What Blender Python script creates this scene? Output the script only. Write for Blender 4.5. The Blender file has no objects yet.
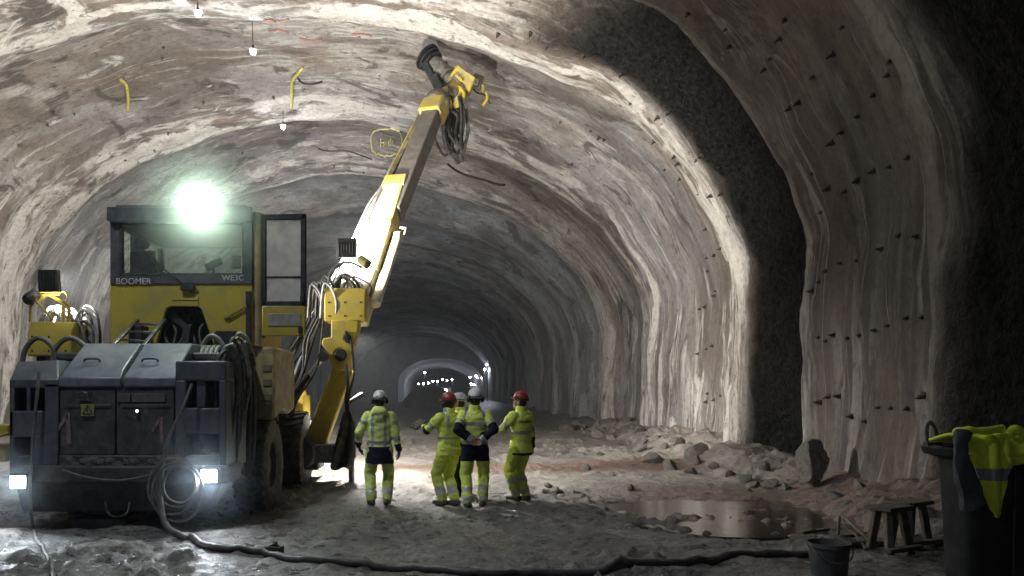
import bpy, math, random
import numpy as np
from mathutils import Vector, Matrix, Euler, noise as mnoise

S = bpy.context.scene
COL = S.collection
R = math.radians
FX, CX, HY, CH = 800.0, 443.0, 392.0, 1.8          # focal length in pixels, vanishing point, camera height

# ------------------------------------------------------------------ camera, world, exposure
cam_d = bpy.data.cameras.new('camera')
cam_d.sensor_width = 36.0
cam_d.lens = FX * 36.0 / 1024.0
cam_d.shift_x = (512 - CX) / 1024.0
cam_d.shift_y = (HY - 288) / 1024.0
cam_d.clip_end = 600
cam = bpy.data.objects.new('camera', cam_d)
COL.objects.link(cam)
cam.location = (0, 0, CH)
cam.rotation_euler = (R(90), 0, 0)
S.camera = cam

W = bpy.data.worlds.new('world')
S.world = W
W.use_nodes = True
W.node_tree.nodes['Background'].inputs[0].default_value = (0.75, 0.80, 1.0, 1)
W.node_tree.nodes['Background'].inputs[1].default_value = 0.16

S.view_settings.view_transform = 'Standard'
S.view_settings.look = 'None'
S.view_settings.gamma = 1
S.view_settings.use_curve_mapping = False
S.view_settings.exposure = 0.0
S.cycles.use_denoising = True
S.cycles.max_bounces = 8
S.cycles.diffuse_bounces = 5
S.cycles.sample_clamp_indirect = 6.0

FLOOD_W, CORE_W, REAR_W, HEAD_W, SIDE_W, FRONT_W, NEAR_FILL_W = 4000, 21000, 380, 90, 2600, 1800, 1500

# ------------------------------------------------------------------ helpers
def P(px, py, Y):
    return Vector(((px - CX) * Y / FX, Y, CH - (py - HY) * Y / FX))

def hash3(ix, iy, iz, seed):
    h = (ix * 374761393 + iy * 668265263 + iz * 2147483647 + seed * 144665) & 0xffffffff
    h = ((h ^ (h >> 13)) * 1274126177) & 0xffffffff
    h = ((h ^ (h >> 16)) * 2246822519) & 0xffffffff
    return ((h ^ (h >> 15)) & 0xffffff) / float(0xffffff)

def vn(x, y, seed=0):
    """value noise, -1..1"""
    x = np.asarray(x, float); y = np.asarray(y, float)
    x, y = np.broadcast_arrays(x, y)
    ix = np.floor(x).astype(np.int64); iy = np.floor(y).astype(np.int64)
    fx = x - ix; fy = y - iy
    fx = fx * fx * (3 - 2 * fx); fy = fy * fy * (3 - 2 * fy)
    z = np.zeros_like(ix)
    a = hash3(ix, iy, z, seed); b = hash3(ix + 1, iy, z, seed)
    c = hash3(ix, iy + 1, z, seed); d = hash3(ix + 1, iy + 1, z, seed)
    return ((a * (1 - fx) + b * fx) * (1 - fy) + (c * (1 - fx) + d * fx) * fy) * 2 - 1

def fbm(x, y, seed=0, o=4):
    t = 0; a = 1.0; n = 0
    for k in range(o):
        t = t + a * vn(np.asarray(x) * 2 ** k, np.asarray(y) * 2 ** k, seed + k * 17); n += a; a *= 0.5
    return t / n

def sst(a, b, x):
    t = np.clip((np.asarray(x, float) - a) / (b - a), 0, 1)
    return t * t * (3 - 2 * t)

# ------------------------------------------------------------------ materials
def nodes_of(name):
    m = bpy.data.materials.new(name); m.use_nodes = True
    nt = m.node_tree
    return m, nt, nt.nodes['Principled BSDF']

def N(nt, kind, **kw):
    n = nt.nodes.new(kind)
    for k, v in kw.items():
        if k in ('operation', 'blend_type', 'data_type', 'attribute_name', 'noise_dimensions', 'feature', 'clamp'):
            setattr(n, k, v)
        else:
            n.inputs[k].default_value = v
    return n

def ramp(nt, stops, src):
    n = nt.nodes.new('ShaderNodeValToRGB')
    e = n.color_ramp.elements
    while len(e) < len(stops): e.new(0.5)
    for i, (p, c) in enumerate(stops):
        e[i].position = p
        e[i].color = (c, c, c, 1) if not isinstance(c, tuple) else (*c, 1)
    nt.links.new(src, n.inputs[0])
    return n.outputs[0]

def mixc(nt, f, a, b, mode='MIX'):
    n = nt.nodes.new('ShaderNodeMix'); n.data_type = 'RGBA'; n.blend_type = mode
    for sock, v in ((n.inputs[0], f), (n.inputs[6], a), (n.inputs[7], b)):
        if isinstance(v, bpy.types.NodeSocket): nt.links.new(v, sock)
        elif isinstance(v, tuple): sock.default_value = (*v, 1)
        else: sock.default_value = v
    return n.outputs[2]

def math_(nt, op, a, b=0.0, clamp=False):
    n = nt.nodes.new('ShaderNodeMath'); n.operation = op; n.use_clamp = clamp
    for sock, v in ((n.inputs[0], a), (n.inputs[1], b)):
        if isinstance(v, bpy.types.NodeSocket): nt.links.new(v, sock)
        else: sock.default_value = v
    return n.outputs[0]

def noise_(nt, vec, scale, detail=4, rough=.55, dist=0.0):
    n = N(nt, 'ShaderNodeTexNoise', Scale=scale, Detail=detail, Roughness=rough, Distortion=dist)
    if vec is not None: nt.links.new(vec, n.inputs['Vector'])
    return n.outputs['Fac']

def scaled(nt, vec, sc, off=(0, 0, 0)):
    n = nt.nodes.new('ShaderNodeMapping')
    n.inputs['Scale'].default_value = sc; n.inputs['Location'].default_value = off
    nt.links.new(vec, n.inputs['Vector'])
    return n.outputs[0]

MATS = {}
def mat(name, col, rough=.6, metal=0.0, dirt=None, amount=.4, scale=6.0, bump=.15, spec=.5, trans=0.0):
    if name in MATS: return MATS[name]
    m, nt, p = nodes_of(name)
    tc = nt.nodes.new('ShaderNodeTexCoord').outputs['Object']
    n1 = noise_(nt, tc, scale, 6, .62, .6)
    var = ramp(nt, [(0.3, .78), (0.7, 1.1)], noise_(nt, tc, scale * .35, 3))
    c = mixc(nt, 1.0, col, var, 'MULTIPLY')
    if dirt:
        f = ramp(nt, [(.62 - amount * .5, 0.0), (.80 - amount * .3, 1.0)], n1)
        c = mixc(nt, f, c, dirt)
    nt.links.new(c, p.inputs['Base Color'])
    p.inputs['Roughness'].default_value = rough
    p.inputs['Metallic'].default_value = metal
    p.inputs['Specular IOR Level'].default_value = spec
    if trans: p.inputs['Transmission Weight'].default_value = trans
    if bump:
        b = N(nt, 'ShaderNodeBump', Strength=bump, Distance=.02)
        nt.links.new(n1, b.inputs['Height']); nt.links.new(b.outputs[0], p.inputs['Normal'])
    MATS[name] = m
    return m

def emat(name, col, strength):
    if name in MATS: return MATS[name]
    m, nt, p = nodes_of(name)
    p.inputs['Base Color'].default_value = (*col, 1)
    p.inputs['Emission Color'].default_value = (*col, 1)
    p.inputs['Emission Strength'].default_value = strength
    MATS[name] = m
    return m

def glassmat(name, tint, clear, gloss=.06):
    """a dusty pane: mostly see-through, some dust, a sharp reflection"""
    if name in MATS: return MATS[name]
    m, nt, p = nodes_of(name)
    nt.nodes.remove(p)
    out = nt.nodes['Material Output']
    t = N(nt, 'ShaderNodeBsdfTransparent', Color=(*tint, 1))
    d = N(nt, 'ShaderNodeBsdfDiffuse', Color=(.75, .75, .72, 1))
    tr = N(nt, 'ShaderNodeBsdfTranslucent', Color=(.8, .8, .78, 1))
    g = N(nt, 'ShaderNodeBsdfGlossy', Roughness=.05)
    tc = nt.nodes.new('ShaderNodeTexCoord').outputs['Object']
    f = ramp(nt, [(.3, (1 - clear) * .6), (.75, (1 - clear) * 1.5)], noise_(nt, tc, 4, 5))
    a0 = nt.nodes.new('ShaderNodeMixShader'); nt.links.new(d.outputs[0], a0.inputs[1]); nt.links.new(tr.outputs[0], a0.inputs[2])
    a = nt.nodes.new('ShaderNodeMixShader')
    nt.links.new(f, a.inputs[0]); nt.links.new(t.outputs[0], a.inputs[1]); nt.links.new(a0.outputs[0], a.inputs[2])
    b = nt.nodes.new('ShaderNodeMixShader'); b.inputs[0].default_value = gloss
    nt.links.new(a.outputs[0], b.inputs[1]); nt.links.new(g.outputs[0], b.inputs[2])
    nt.links.new(b.outputs[0], out.inputs['Surface'])
    MATS[name] = m
    return m

MUD = (.085, .078, .070)
YEL = mat('rig_yellow', (.50, .385, .045), .5, 0, (.33, .27, .09), .25, 3)
YEL2 = mat('boom_yellow', (.72, .54, .03), .45, 0, (.40, .36, .25), .45, 4)
PALE = mat('rig_pale_yellow', (.44, .36, .16), .5, 0, (.20, .17, .12), .45, 4)
CREAM = mat('boom_pale', (.66, .60, .36), .5, 0, (.5, .47, .38), .4, 4)
DARK = mat('rig_slate', (.05, .062, .085), .42, 0, (.10, .10, .105), .55, 5)
LID = mat('rig_lid', (.085, .10, .135), .38, 0, (.16, .165, .18), .55, 4)
GRIME = mat('rig_grime', (.022, .023, .026), .6, 0, (.07, .068, .064), .6, 7, .5)
FRAME = mat('cab_frame_grey', (.055, .066, .080), .45, 0, (.10, .10, .10), .35, 5)
BLACK = mat('black_steel', (.014, .014, .016), .5, 0, (.05, .048, .045), .35, 8)
RUB = mat('black_rubber', (.016, .016, .018), .55, 0, (.075, .07, .063), .45, 9, .4)
HOSE = mat('grey_hose', (.075, .075, .073), .5, 0, (.16, .15, .135), .55, 9, .3)
WHOSE = mat('pale_hose', (.46, .46, .44), .5, 0, (.2, .19, .17), .4, 9, .3)
STEEL = mat('dull_steel', (.30, .30, .29), .35, .7, (.10, .095, .088), .5, 6)
CHROME = mat('piston_steel', (.55, .55, .56), .18, .95, None, 0, 6, 0)
TYRE = mat('muddy_tyre', (.028, .027, .026), .75, 0, (.11, .10, .09), .6, 8, .5)
WHITE = mat('white_decal', (.62, .62, .62), .6, 0, (.3, .3, .3), .3, 9, 0)
PINK = mat('red_paint_mark', (.26, .17, .155), .8, 0, (.1, .09, .09), .5, 16, 0)

# ------------------------------------------------------------------ mesh builder
class MB:
    def __init__(s): s.v = []; s.f = []
    def add(s, vs, fs):
        n = len(s.v)
        s.v += [tuple(v) for v in vs]
        s.f += [tuple(i + n for i in f) for f in fs]
        return s
    def box(s, a, b, M=None):
        x0, y0, z0 = a; x1, y1, z1 = b
        vs = [Vector(p) for p in ((x0, y0, z0), (x1, y0, z0), (x1, y1, z0), (x0, y1, z0), (x0, y0, z1), (x1, y0, z1), (x1, y1, z1), (x0, y1, z1))]
        if M: vs = [M @ v for v in vs]
        return s.add(vs, [(0, 3, 2, 1), (4, 5, 6, 7), (0, 1, 5, 4), (1, 2, 6, 5), (2, 3, 7, 6), (3, 0, 4, 7)])
    def pbox(s, x0, y0, x1, y1, Y0, Y1):
        """box whose near face covers these pixels at depth Y0"""
        a = P(x0, y1, Y0); b = P(x1, y0, Y0)
        return s.box((a.x, Y0, a.z), (b.x, Y1, b.z))
    def hexa(s, vs):
        return s.add(vs, [(0, 3, 2, 1), (4, 5, 6, 7), (0, 1, 5, 4), (1, 2, 6, 5), (2, 3, 7, 6), (3, 0, 4, 7)])
    def bar(s, p0, p1, w, h, up=(0, 0, 1), w1=None, h1=None):
        p0 = Vector(p0); p1 = Vector(p1); d = (p1 - p0).normalized()
        x = d.cross(Vector(up))
        if x.length < 1e-4: x = d.cross(Vector((1, 0, 0)))
        x.normalize(); z = x.cross(d)
        w1 = w if w1 is None else w1; h1 = h if h1 is None else h1
        c = lambda p, a, b: [p - x * a / 2 - z * b / 2, p + x * a / 2 - z * b / 2, p + x * a / 2 + z * b / 2, p - x * a / 2 + z * b / 2]
        return s.add(c(p0, w, h) + c(p1, w1, h1), [(0, 3, 2, 1), (4, 5, 6, 7), (0, 1, 5, 4), (1, 2, 6, 5), (2, 3, 7, 6), (3, 0, 4, 7)])
    def tube(s, pts, r, n=10, closed=False, cap=True):
        pts = [Vector(p) for p in pts]; m = len(pts)
        rs = r if isinstance(r, (list, tuple)) else [r] * m
        ref = None; vs = []
        for i, p in enumerate(pts):
            a = pts[(i - 1) % m] if (i or closed) else p
            b = pts[(i + 1) % m] if (i < m - 1 or closed) else p
            d = (b - a).normalized()
            if ref is None: ref = d.orthogonal().normalized()
            ref = (ref - d * ref.dot(d)).normalized()
            q = d.cross(ref)
            vs += [p + (ref * math.cos(t) + q * math.sin(t)) * rs[i] for t in [2 * math.pi * k / n for k in range(n)]]
        fs = []
        for i in range(m if closed else m - 1):
            for k in range(n):
                j = (i + 1) % m
                fs.append((i * n + k, i * n + (k + 1) % n, j * n + (k + 1) % n, j * n + k))
        if cap and not closed:
            fs.append(tuple(range(n - 1, -1, -1))); fs.append(tuple((m - 1) * n + k for k in range(n)))
        return s.add(vs, fs)
    def cyl(s, p0, p1, r0, r1=None, n=18):
        return s.tube([p0, p1], [r0, r0 if r1 is None else r1], n)
    def lathe(s, prof, o, axis=(0, 0, 1), n=28):
        o = Vector(o); ax = Vector(axis).normalized(); x = ax.orthogonal().normalized(); y = ax.cross(x)
        vs = []; m = len(prof)
        for r, h in prof:
            vs += [o + ax * h + (x * math.cos(2 * math.pi * k / n) + y * math.sin(2 * math.pi * k / n)) * max(r, 1e-4) for k in range(n)]
        fs = [(i * n + k, i * n + (k + 1) % n, (i + 1) * n + (k + 1) % n, (i + 1) * n + k) for i in range(m - 1) for k in range(n)]
        return s.add(vs, fs)
    def prism(s, poly, d):
        """closed polygon (3-D points, one plane) pushed along d"""
        poly = [Vector(p) for p in poly]; n = len(poly); d = Vector(d)
        return s.add(poly + [p + d for p in poly], [tuple(range(n)), tuple(range(2 * n - 1, n - 1, -1))] + [(i, i + n, (i + 1) % n + n, (i + 1) % n) for i in range(n)])
    def ell(s, c, r, M=None, nu=14, nv=9):
        c = Vector(c); vs = []; fs = []
        if not hasattr(r, '__len__'): r = (r, r, r)
        for i in range(nv + 1):
            th = math.pi * i / nv
            for k in range(nu):
                ph = 2 * math.pi * k / nu
                p = Vector((r[0] * math.sin(th) * math.cos(ph), r[1] * math.sin(th) * math.sin(ph), r[2] * math.cos(th)))
                vs.append(c + (M @ p if M else p))
        for i in range(nv):
            for k in range(nu):
                fs.append((i * nu + k, (i + 1) * nu + k, (i + 1) * nu + (k + 1) % nu, i * nu + (k + 1) % nu))
        return s.add(vs, fs)
    def build(s, name, m, parent=None, bevel=0.0, smooth=True, base=None, seg=2):
        me = bpy.data.meshes.new(name)
        me.from_pydata(s.v, [], s.f)
        return finish(name, me, m, parent, bevel, smooth, base, seg)

def finish(name, me, m, parent=None, bevel=0.0, smooth=True, base=None, seg=2):
    import bmesh
    bm = bmesh.new(); bm.from_mesh(me)
    bmesh.ops.remove_doubles(bm, verts=bm.verts, dist=1e-5)
    bmesh.ops.recalc_face_normals(bm, faces=bm.faces)
    bm.to_mesh(me); bm.free()
    if smooth:
        me.polygons.foreach_set('use_smooth', [True] * len(me.polygons))
        me.set_sharp_from_angle(angle=R(38))
    for mm in (m if isinstance(m, (list, tuple)) else [m]): me.materials.append(mm)
    o = bpy.data.objects.new(name, me); COL.objects.link(o)
    if base is not None:
        b = Vector(base); me.transform(Matrix.Translation(-b)); o.location = b
    if parent is not None: child(o, parent)
    if bevel:
        md = o.modifiers.new('bevel', 'BEVEL'); md.width = bevel; md.segments = seg; md.limit_method = 'ANGLE'; md.angle_limit = R(40)
    return o

def world_of(o):
    m = Matrix.LocRotScale(o.location, o.rotation_euler, o.scale)
    return world_of(o.parent) @ o.matrix_parent_inverse @ m if o.parent else m

def child(o, parent):
    o.parent = parent
    o.matrix_parent_inverse = world_of(parent).inverted()

def local_child(o, parent):
    o.parent = parent

def tag(o, label, cat, group=None, kind=None):
    o['label'] = label
    if cat: o['category'] = cat
    if group: o['group'] = group
    if kind: o['kind'] = kind
    return o

def empty(name, loc, rz=0.0):
    o = bpy.data.objects.new(name, None); COL.objects.link(o)
    o.empty_display_size = .2
    o.location = loc; o.rotation_euler = (0, 0, rz)
    return o

def lamp(name, kind, loc, power, col, parent=None, aim=None, cone=150, blend=.3, size=.1):
    d = bpy.data.lights.new(name, kind); d.energy = power; d.color = col; d.shadow_soft_size = size
    if kind == 'SPOT': d.spot_size = R(cone); d.spot_blend = blend
    o = bpy.data.objects.new(name, d); COL.objects.link(o); o.location = loc
    if aim is not None: o.rotation_euler = Vector(aim).to_track_quat('-Z', 'Y').to_euler()
    if parent is not None: child(o, parent)
    return o

def letters(name, body, size, loc, m, parent, rot=(R(90), 0, 0), depth=.003, shear=0):
    c = bpy.data.curves.new(name, 'FONT'); c.body = body; c.size = size; c.extrude = depth; c.align_x = 'CENTER'; c.align_y = 'CENTER'; c.shear = shear
    t = bpy.data.objects.new(name + '_src', c); COL.objects.link(t)
    dg = bpy.context.evaluated_depsgraph_get()
    me = bpy.data.meshes.new_from_object(t.evaluated_get(dg))
    bpy.data.objects.remove(t); bpy.data.curves.remove(c)
    me.transform(Matrix.LocRotScale(Vector(loc), Euler(rot), (1, 1, 1)))
    me.materials.clear(); me.materials.append(m)
    o = bpy.data.objects.new(name, me); COL.objects.link(o)
    if parent is not None: child(o, parent)
    return o

def curve(pts, n=8):
    """smooth Catmull-Rom path through points"""
    pts = [Vector(p) for p in pts]; out = []
    for i in range(len(pts) - 1):
        p0 = pts[max(i - 1, 0)]; p1 = pts[i]; p2 = pts[i + 1]; p3 = pts[min(i + 2, len(pts) - 1)]
        for k in range(n):
            t = k / n
            out.append(.5 * ((2 * p1) + (p2 - p0) * t + (2 * p0 - 5 * p1 + 4 * p2 - p3) * t * t + (3 * p1 - p0 - 3 * p2 + p3) * t ** 3))
    out.append(pts[-1])
    return out
# ------------------------------------------------------------------ the tunnel lining
XR, XL, ZS, ZT = 7.2, -15.9, 4.0, 11.75
XC, HA, HB = (XR + XL) / 2, (XR - XL) / 2, ZT - ZS
def profile_table():
    pts = [(XR, z) for z in np.linspace(-.5, ZS, 60)]
    pts += [(XC + HA * math.cos(t), ZS + HB * math.sin(t)) for t in np.linspace(0, math.pi, 600)[1:-1]]
    pts += [(XL, z) for z in np.linspace(ZS, -.5, 60)]
    p = np.array(pts); d = np.r_[0, np.cumsum(np.hypot(*np.diff(p, axis=0).T))]
    return p, d
PT, PD = profile_table()
STOT = PD[-1]
RIMS = [20.4, 29.0, 36.8, 45, 53, 61, 70, 79, 88, 98, 108, 120, 132, 144.2]

def warp(Y, s):
    return Y + (1.0 * vn(s * .20, Y * .09, 5) + .26 * vn(s * .55, Y * .25, 6) + .10 * vn(s * 1.5, Y * .8, 7)) * sst(8, 14, Y)

def offset(Y, s):
    Yw = warp(Y, s)
    d = np.zeros_like(Yw); rim = np.zeros_like(Yw); rough = np.zeros_like(Yw)
    near = Yw < 16.3
    t = (Yw - 16.3)
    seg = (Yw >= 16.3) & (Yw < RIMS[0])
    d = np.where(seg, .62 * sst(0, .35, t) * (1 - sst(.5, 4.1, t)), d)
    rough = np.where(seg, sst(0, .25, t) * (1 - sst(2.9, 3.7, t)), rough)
    rim = np.where(seg, sst(3.0, 3.9, t) * .8, rim)
    for i in range(len(RIMS) - 1):
        a, b = RIMS[i], RIMS[i + 1]
        u = (Yw - a) / (b - a); k = (u >= 0) & (u < 1)
        dep = .62 + .14 * (i % 3) + (.15 if i > 1 else 0)
        d = np.where(k, dep * sst(.03, .22, u) * (1 - sst(.5, 1, u)), d)
        rim = np.where(k, np.maximum(1 - sst(.06, .26, u), sst(.62, .95, u) * .72), rim)
    # the first section: its near end is rough again, marked for the painted-in shade
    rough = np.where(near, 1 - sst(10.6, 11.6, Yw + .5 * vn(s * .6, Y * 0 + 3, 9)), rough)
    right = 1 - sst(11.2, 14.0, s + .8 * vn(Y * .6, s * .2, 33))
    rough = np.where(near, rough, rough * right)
    rim = np.where(seg, np.maximum(rim, (1 - right) * .55), rim)
    rim = np.where(near, np.maximum(0, .42 + .5 * vn(Yw * .7, s * .06, 35)), rim)
    lay = (Yw * 1.15 + .6 * vn(s * .35, Yw * .5, 21)) % 1.0
    d = d + .06 * (lay ** 2 - .3) * np.clip(rim * 1.2 - .1 + .15 * vn(Y, s * .3, 8), 0, 1) * sst(5, 9, Y)
    ledge = .05 * np.maximum(0, vn(Yw * 1.7, s * .10, 31)) * sst(4, 7, Y)
    d = d - ledge
    d = d + .10 * fbm(Y * .45, s * .35, 41, 3) + .035 * fbm(Y * 2.1, s * 1.6, 51, 3) + rough * (.16 * fbm(Y * 1.6, s * 1.1, 63, 3) + .09 * fbm(Y * 3.6, s * 3.0, 61, 2))
    # slight widening at the foot, rubble-like belly
    return d, Yw, rim, rough

def lining(Y, s):
    Y = np.asarray(Y, float); s = np.asarray(s, float)
    x = np.interp(s, PD, PT[:, 0]); z = np.interp(s, PD, PT[:, 1])
    e = .05
    tx = np.interp(s + e, PD, PT[:, 0]) - np.interp(s - e, PD, PT[:, 0])
    tz = np.interp(s + e, PD, PT[:, 1]) - np.interp(s - e, PD, PT[:, 1])
    l = np.hypot(tx, tz) + 1e-9
    nx, nz = tz / l, -tx / l                       # outward
    d, Yw, rim, rough = offset(Y, s)
    return x + nx * d, Y, z + nz * d, Yw, rim, rough, nx, nz

def wall_hit(px, py):
    tx, ty = px, py; best = None
    for _ in range(6):
        Y, s = base_hit(tx, ty)
        x, _y, z = [float(q[0]) for q in lining(np.array([Y]), np.array([s]))[:3]]
        ex, ey = px - (CX + FX * x / Y), py - (HY - FX * (z - CH) / Y); e = math.hypot(ex, ey)
        if best is None or e < best[0]: best = (e, Y, s)
        tx += .8 * ex; ty += .8 * ey
    return best[1], best[2]

def base_hit(px, py):
    """(depth, arc length) of the lining behind a pixel"""
    s = np.linspace(.6, STOT - .6, 4000)
    x = np.interp(s, PD, PT[:, 0]); z = np.interp(s, PD, PT[:, 1])
    a = px - CX
    ok = (x * a > 0) if abs(a) > 3 else np.abs(x) < 99
    Y = np.where(np.abs(z - CH) > .6, (z - CH) * FX / (HY - py + 1e-6), x * FX / (a + 1e-6))
    Y1 = x * FX / (a + 1e-6)
    err = np.abs((HY - py) - (z - CH) * a / np.where(np.abs(x) < .02, .02, x))
    err = np.where(ok & (Y1 > 0), err, 1e9)
    i = int(np.argmin(err))
    y = Y1[i] if abs(a) > 30 else Y[i]
    return float(y), float(s[i])

def lining_point(Y, s):
    x, y, z, _, _, _, nx, nz = lining(np.array([Y]), np.array([s]))
    return Vector((x[0], Y, z[0])), Vector((-nx[0], 0, -nz[0]))

def lining_material():
    m, nt, p = nodes_of('sprayed_concrete')
    L = nt.links
    at = N(nt, 'ShaderNodeAttribute', attribute_name='tun').outputs['Vector']
    rim = N(nt, 'ShaderNodeAttribute', attribute_name='rim').outputs['Fac']
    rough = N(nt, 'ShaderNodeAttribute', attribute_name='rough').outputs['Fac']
    geo = nt.nodes.new('ShaderNodeTexCoord').outputs['Object']
    # broad patches of brown and grey coat, drawn out along the arch
    big = noise_(nt, scaled(nt, at, (.55, .16, 1)), 1.0, 4, .55, .8)
    base = mixc(nt, ramp(nt, [(.38, 0.0), (.62, 1.0)], big), (.200, .168, .145), (.275, .260, .240))
    mott = noise_(nt, scaled(nt, at, (1.0, .6, 1)), 1.0, 8, .62, .3)
    base = mixc(nt, 1.0, base, ramp(nt, [(.25, .72), (.75, 1.25)], mott), 'MULTIPLY')
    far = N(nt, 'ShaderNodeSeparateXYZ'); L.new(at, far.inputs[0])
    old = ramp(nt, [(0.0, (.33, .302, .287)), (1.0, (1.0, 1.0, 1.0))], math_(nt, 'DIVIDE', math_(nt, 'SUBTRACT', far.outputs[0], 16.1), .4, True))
    hue = ramp(nt, [(.44, (1.04, .98, .93)), (.56, (.96, .985, 1.025))], noise_(nt, scaled(nt, at, (.35, .03, 1), (2, 6, 0)), 1.0, 3))
    base = mixc(nt, 1.0, base, hue, 'MULTIPLY')
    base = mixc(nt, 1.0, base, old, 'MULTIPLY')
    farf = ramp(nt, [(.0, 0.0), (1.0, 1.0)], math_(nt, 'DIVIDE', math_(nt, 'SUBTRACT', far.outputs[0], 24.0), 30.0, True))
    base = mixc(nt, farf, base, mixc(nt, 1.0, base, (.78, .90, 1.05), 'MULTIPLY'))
    # pale lime: patches near the rims plus long runs down the arch
    st1 = noise_(nt, scaled(nt, at, (.75, .17, 1)), 1.0, 8, .66, .7)
    st2 = noise_(nt, scaled(nt, at, (2.4, .22, 1), (7, 3, 0)), 1.0, 6, .62, .6)
    bias = math_(nt, 'MULTIPLY', rim, .17)
    w1 = ramp(nt, [(.58, 0.0), (.625, 1.0)], math_(nt, 'ADD', st1, math_(nt, 'SUBTRACT', bias, .045)))
    w2 = ramp(nt, [(.63, 0.0), (.70, .8)], math_(nt, 'ADD', st2, math_(nt, 'MULTIPLY', bias, .8)))
    white = math_(nt, 'MAXIMUM', w1, w2)
    # thin pale lines: edges of sprayed layers
    ln = noise_(nt, scaled(nt, at, (.85, .055, 1), (3, 9, 0)), 1.0, 3, .5, .5)
    line = ramp(nt, [(.484, 0.0), (.498, .8), (.504, .8), (.512, 0.0)], ln)
    ln2 = noise_(nt, scaled(nt, at, (1.1, .07, 1), (13, 2, 0)), 1.0, 3, .5, .5)
    line2 = ramp(nt, [(.545, 0.0), (.555, .55), (.560, .55), (.566, 0.0)], ln2)
    brk = ramp(nt, [(.42, 0.0), (.55, 1.0)], noise_(nt, scaled(nt, at, (.5, .5, 1), (1, 1, 5)), 1.0, 3))
    white = math_(nt, 'MAXIMUM', white, math_(nt, 'MULTIPLY', math_(nt, 'MAXIMUM', line, line2), brk))
    nearf = ramp(nt, [(0.0, .34), (1.0, 1.0)], math_(nt, 'DIVIDE', math_(nt, 'SUBTRACT', far.outputs[0], 15.6), 1.2, True))
    farw = ramp(nt, [(0.0, 1.0), (1.0, .22)], math_(nt, 'DIVIDE', math_(nt, 'SUBTRACT', far.outputs[0], 30.0), 14.0, True))
    wl = math_(nt, 'MULTIPLY', math_(nt, 'MULTIPLY', math_(nt, 'MAXIMUM', w1, w2), nearf), farw)
    wl = math_(nt, 'MAXIMUM', wl, math_(nt, 'MULTIPLY', math_(nt, 'MULTIPLY', math_(nt, 'MAXIMUM', line, line2), brk), farw))
    grain = ramp(nt, [(.3, .72), (.7, 1.0)], noise_(nt, scaled(nt, at, (9, 2.5, 1)), 1.0, 4))
    wl = math_(nt, 'MULTIPLY', wl, grain)
    c = mixc(nt, wl, base, mixc(nt, .7, (.60, .575, .53), old, 'MULTIPLY'))
    # parallel sprayed layers beside each rim
    wob = noise_(nt, scaled(nt, at, (.4, .12, 1), (5, 8, 0)), 1.0, 4, .55)
    ph = math_(nt, 'ADD', math_(nt, 'MULTIPLY', far.outputs[0], 7.5), math_(nt, 'MULTIPLY', wob, 26.0))
    lay = ramp(nt, [(.50, 0.0), (.62, 1.0)], math_(nt, 'ADD', .5, math_(nt, 'MULTIPLY', math_(nt, 'SINE', ph), .5)))
    gaps = ramp(nt, [(.44, 0.0), (.54, 1.0)], noise_(nt, scaled(nt, at, (1.2, .22, 1), (9, 9, 0)), 1.0, 5, .6))
    laym = math_(nt, 'MULTIPLY', math_(nt, 'MULTIPLY', math_(nt, 'MULTIPLY', lay, gaps), ramp(nt, [(.25, 0.0), (.6, .8)], rim)), math_(nt, 'MULTIPLY', nearf, farw))
    c = mixc(nt, laym, c, (.56, .53, .485))
    wl = math_(nt, 'MAXIMUM', wl, laym)
    # broad washes of lime and broad brown stains, sharp-edged
    wash = noise_(nt, scaled(nt, at, (.42, .085, 1), (31, 17, 0)), 1.0, 7, .6, .5)
    wm = math_(nt, 'MULTIPLY', math_(nt, 'MULTIPLY', ramp(nt, [(.56, 0.0), (.60, .72)], wash), math_(nt, 'MULTIPLY', nearf, farw)), ramp(nt, [(.36, .1), (.6, 1.0)], noise_(nt, scaled(nt, at, (6, .5, 1)), 1.0, 5, .65)))
    c = mixc(nt, wm, c, (.54, .52, .485))
    stain = ramp(nt, [(.45, .55), (.48, 0.0)], wash)
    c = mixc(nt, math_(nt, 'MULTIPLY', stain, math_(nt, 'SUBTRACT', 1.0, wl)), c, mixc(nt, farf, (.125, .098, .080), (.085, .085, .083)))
    # damp dark patches, and dark speckles for clefts and ledge shadows
    dk = noise_(nt, scaled(nt, at, (.9, .30, 1), (21, 5, 0)), 1.0, 6, .62, .9)
    dkf = ramp(nt, [(.575, 0.0), (.62, .75)], dk)
    c = mixc(nt, math_(nt, 'MULTIPLY', dkf, math_(nt, 'SUBTRACT', 1.0, wl)), c, (.062, .056, .048))
    shade_spk = noise_(nt, scaled(nt, at, (5.0, 1.2, 1), (4, 4, 0)), 1.0, 5, .7)
    c = mixc(nt, ramp(nt, [(.60, 0.0), (.65, .8)], shade_spk), c, (.062, .056, .05))  # dark clefts, with the shadows along ledges painted into the colour
    fine = noise_(nt, geo, 6.0, 9, .74)
    c = mixc(nt, 1.0, c, ramp(nt, [(.32, .66), (.50, 1.0), (.68, 1.2)], fine), 'MULTIPLY')
    pit = noise_(nt, geo, 2.6, 8, .7)
    c = mixc(nt, ramp(nt, [(.61, 0.0), (.65, .65)], pit), c, (.07, .063, .056))
    # rough dark coat between two sprayed rounds, shadow painted in as near-black
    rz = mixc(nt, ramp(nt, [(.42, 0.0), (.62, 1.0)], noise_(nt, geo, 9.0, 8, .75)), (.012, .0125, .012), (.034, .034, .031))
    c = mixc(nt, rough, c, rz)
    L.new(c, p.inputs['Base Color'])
    L.new(ramp(nt, [(.3, .45), (.7, .85)], dk), p.inputs['Roughness'])
    L.new(math_(nt, 'SUBTRACT', .35, math_(nt, 'MULTIPLY', rough, .30)), p.inputs['Specular IOR Level'])
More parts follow.
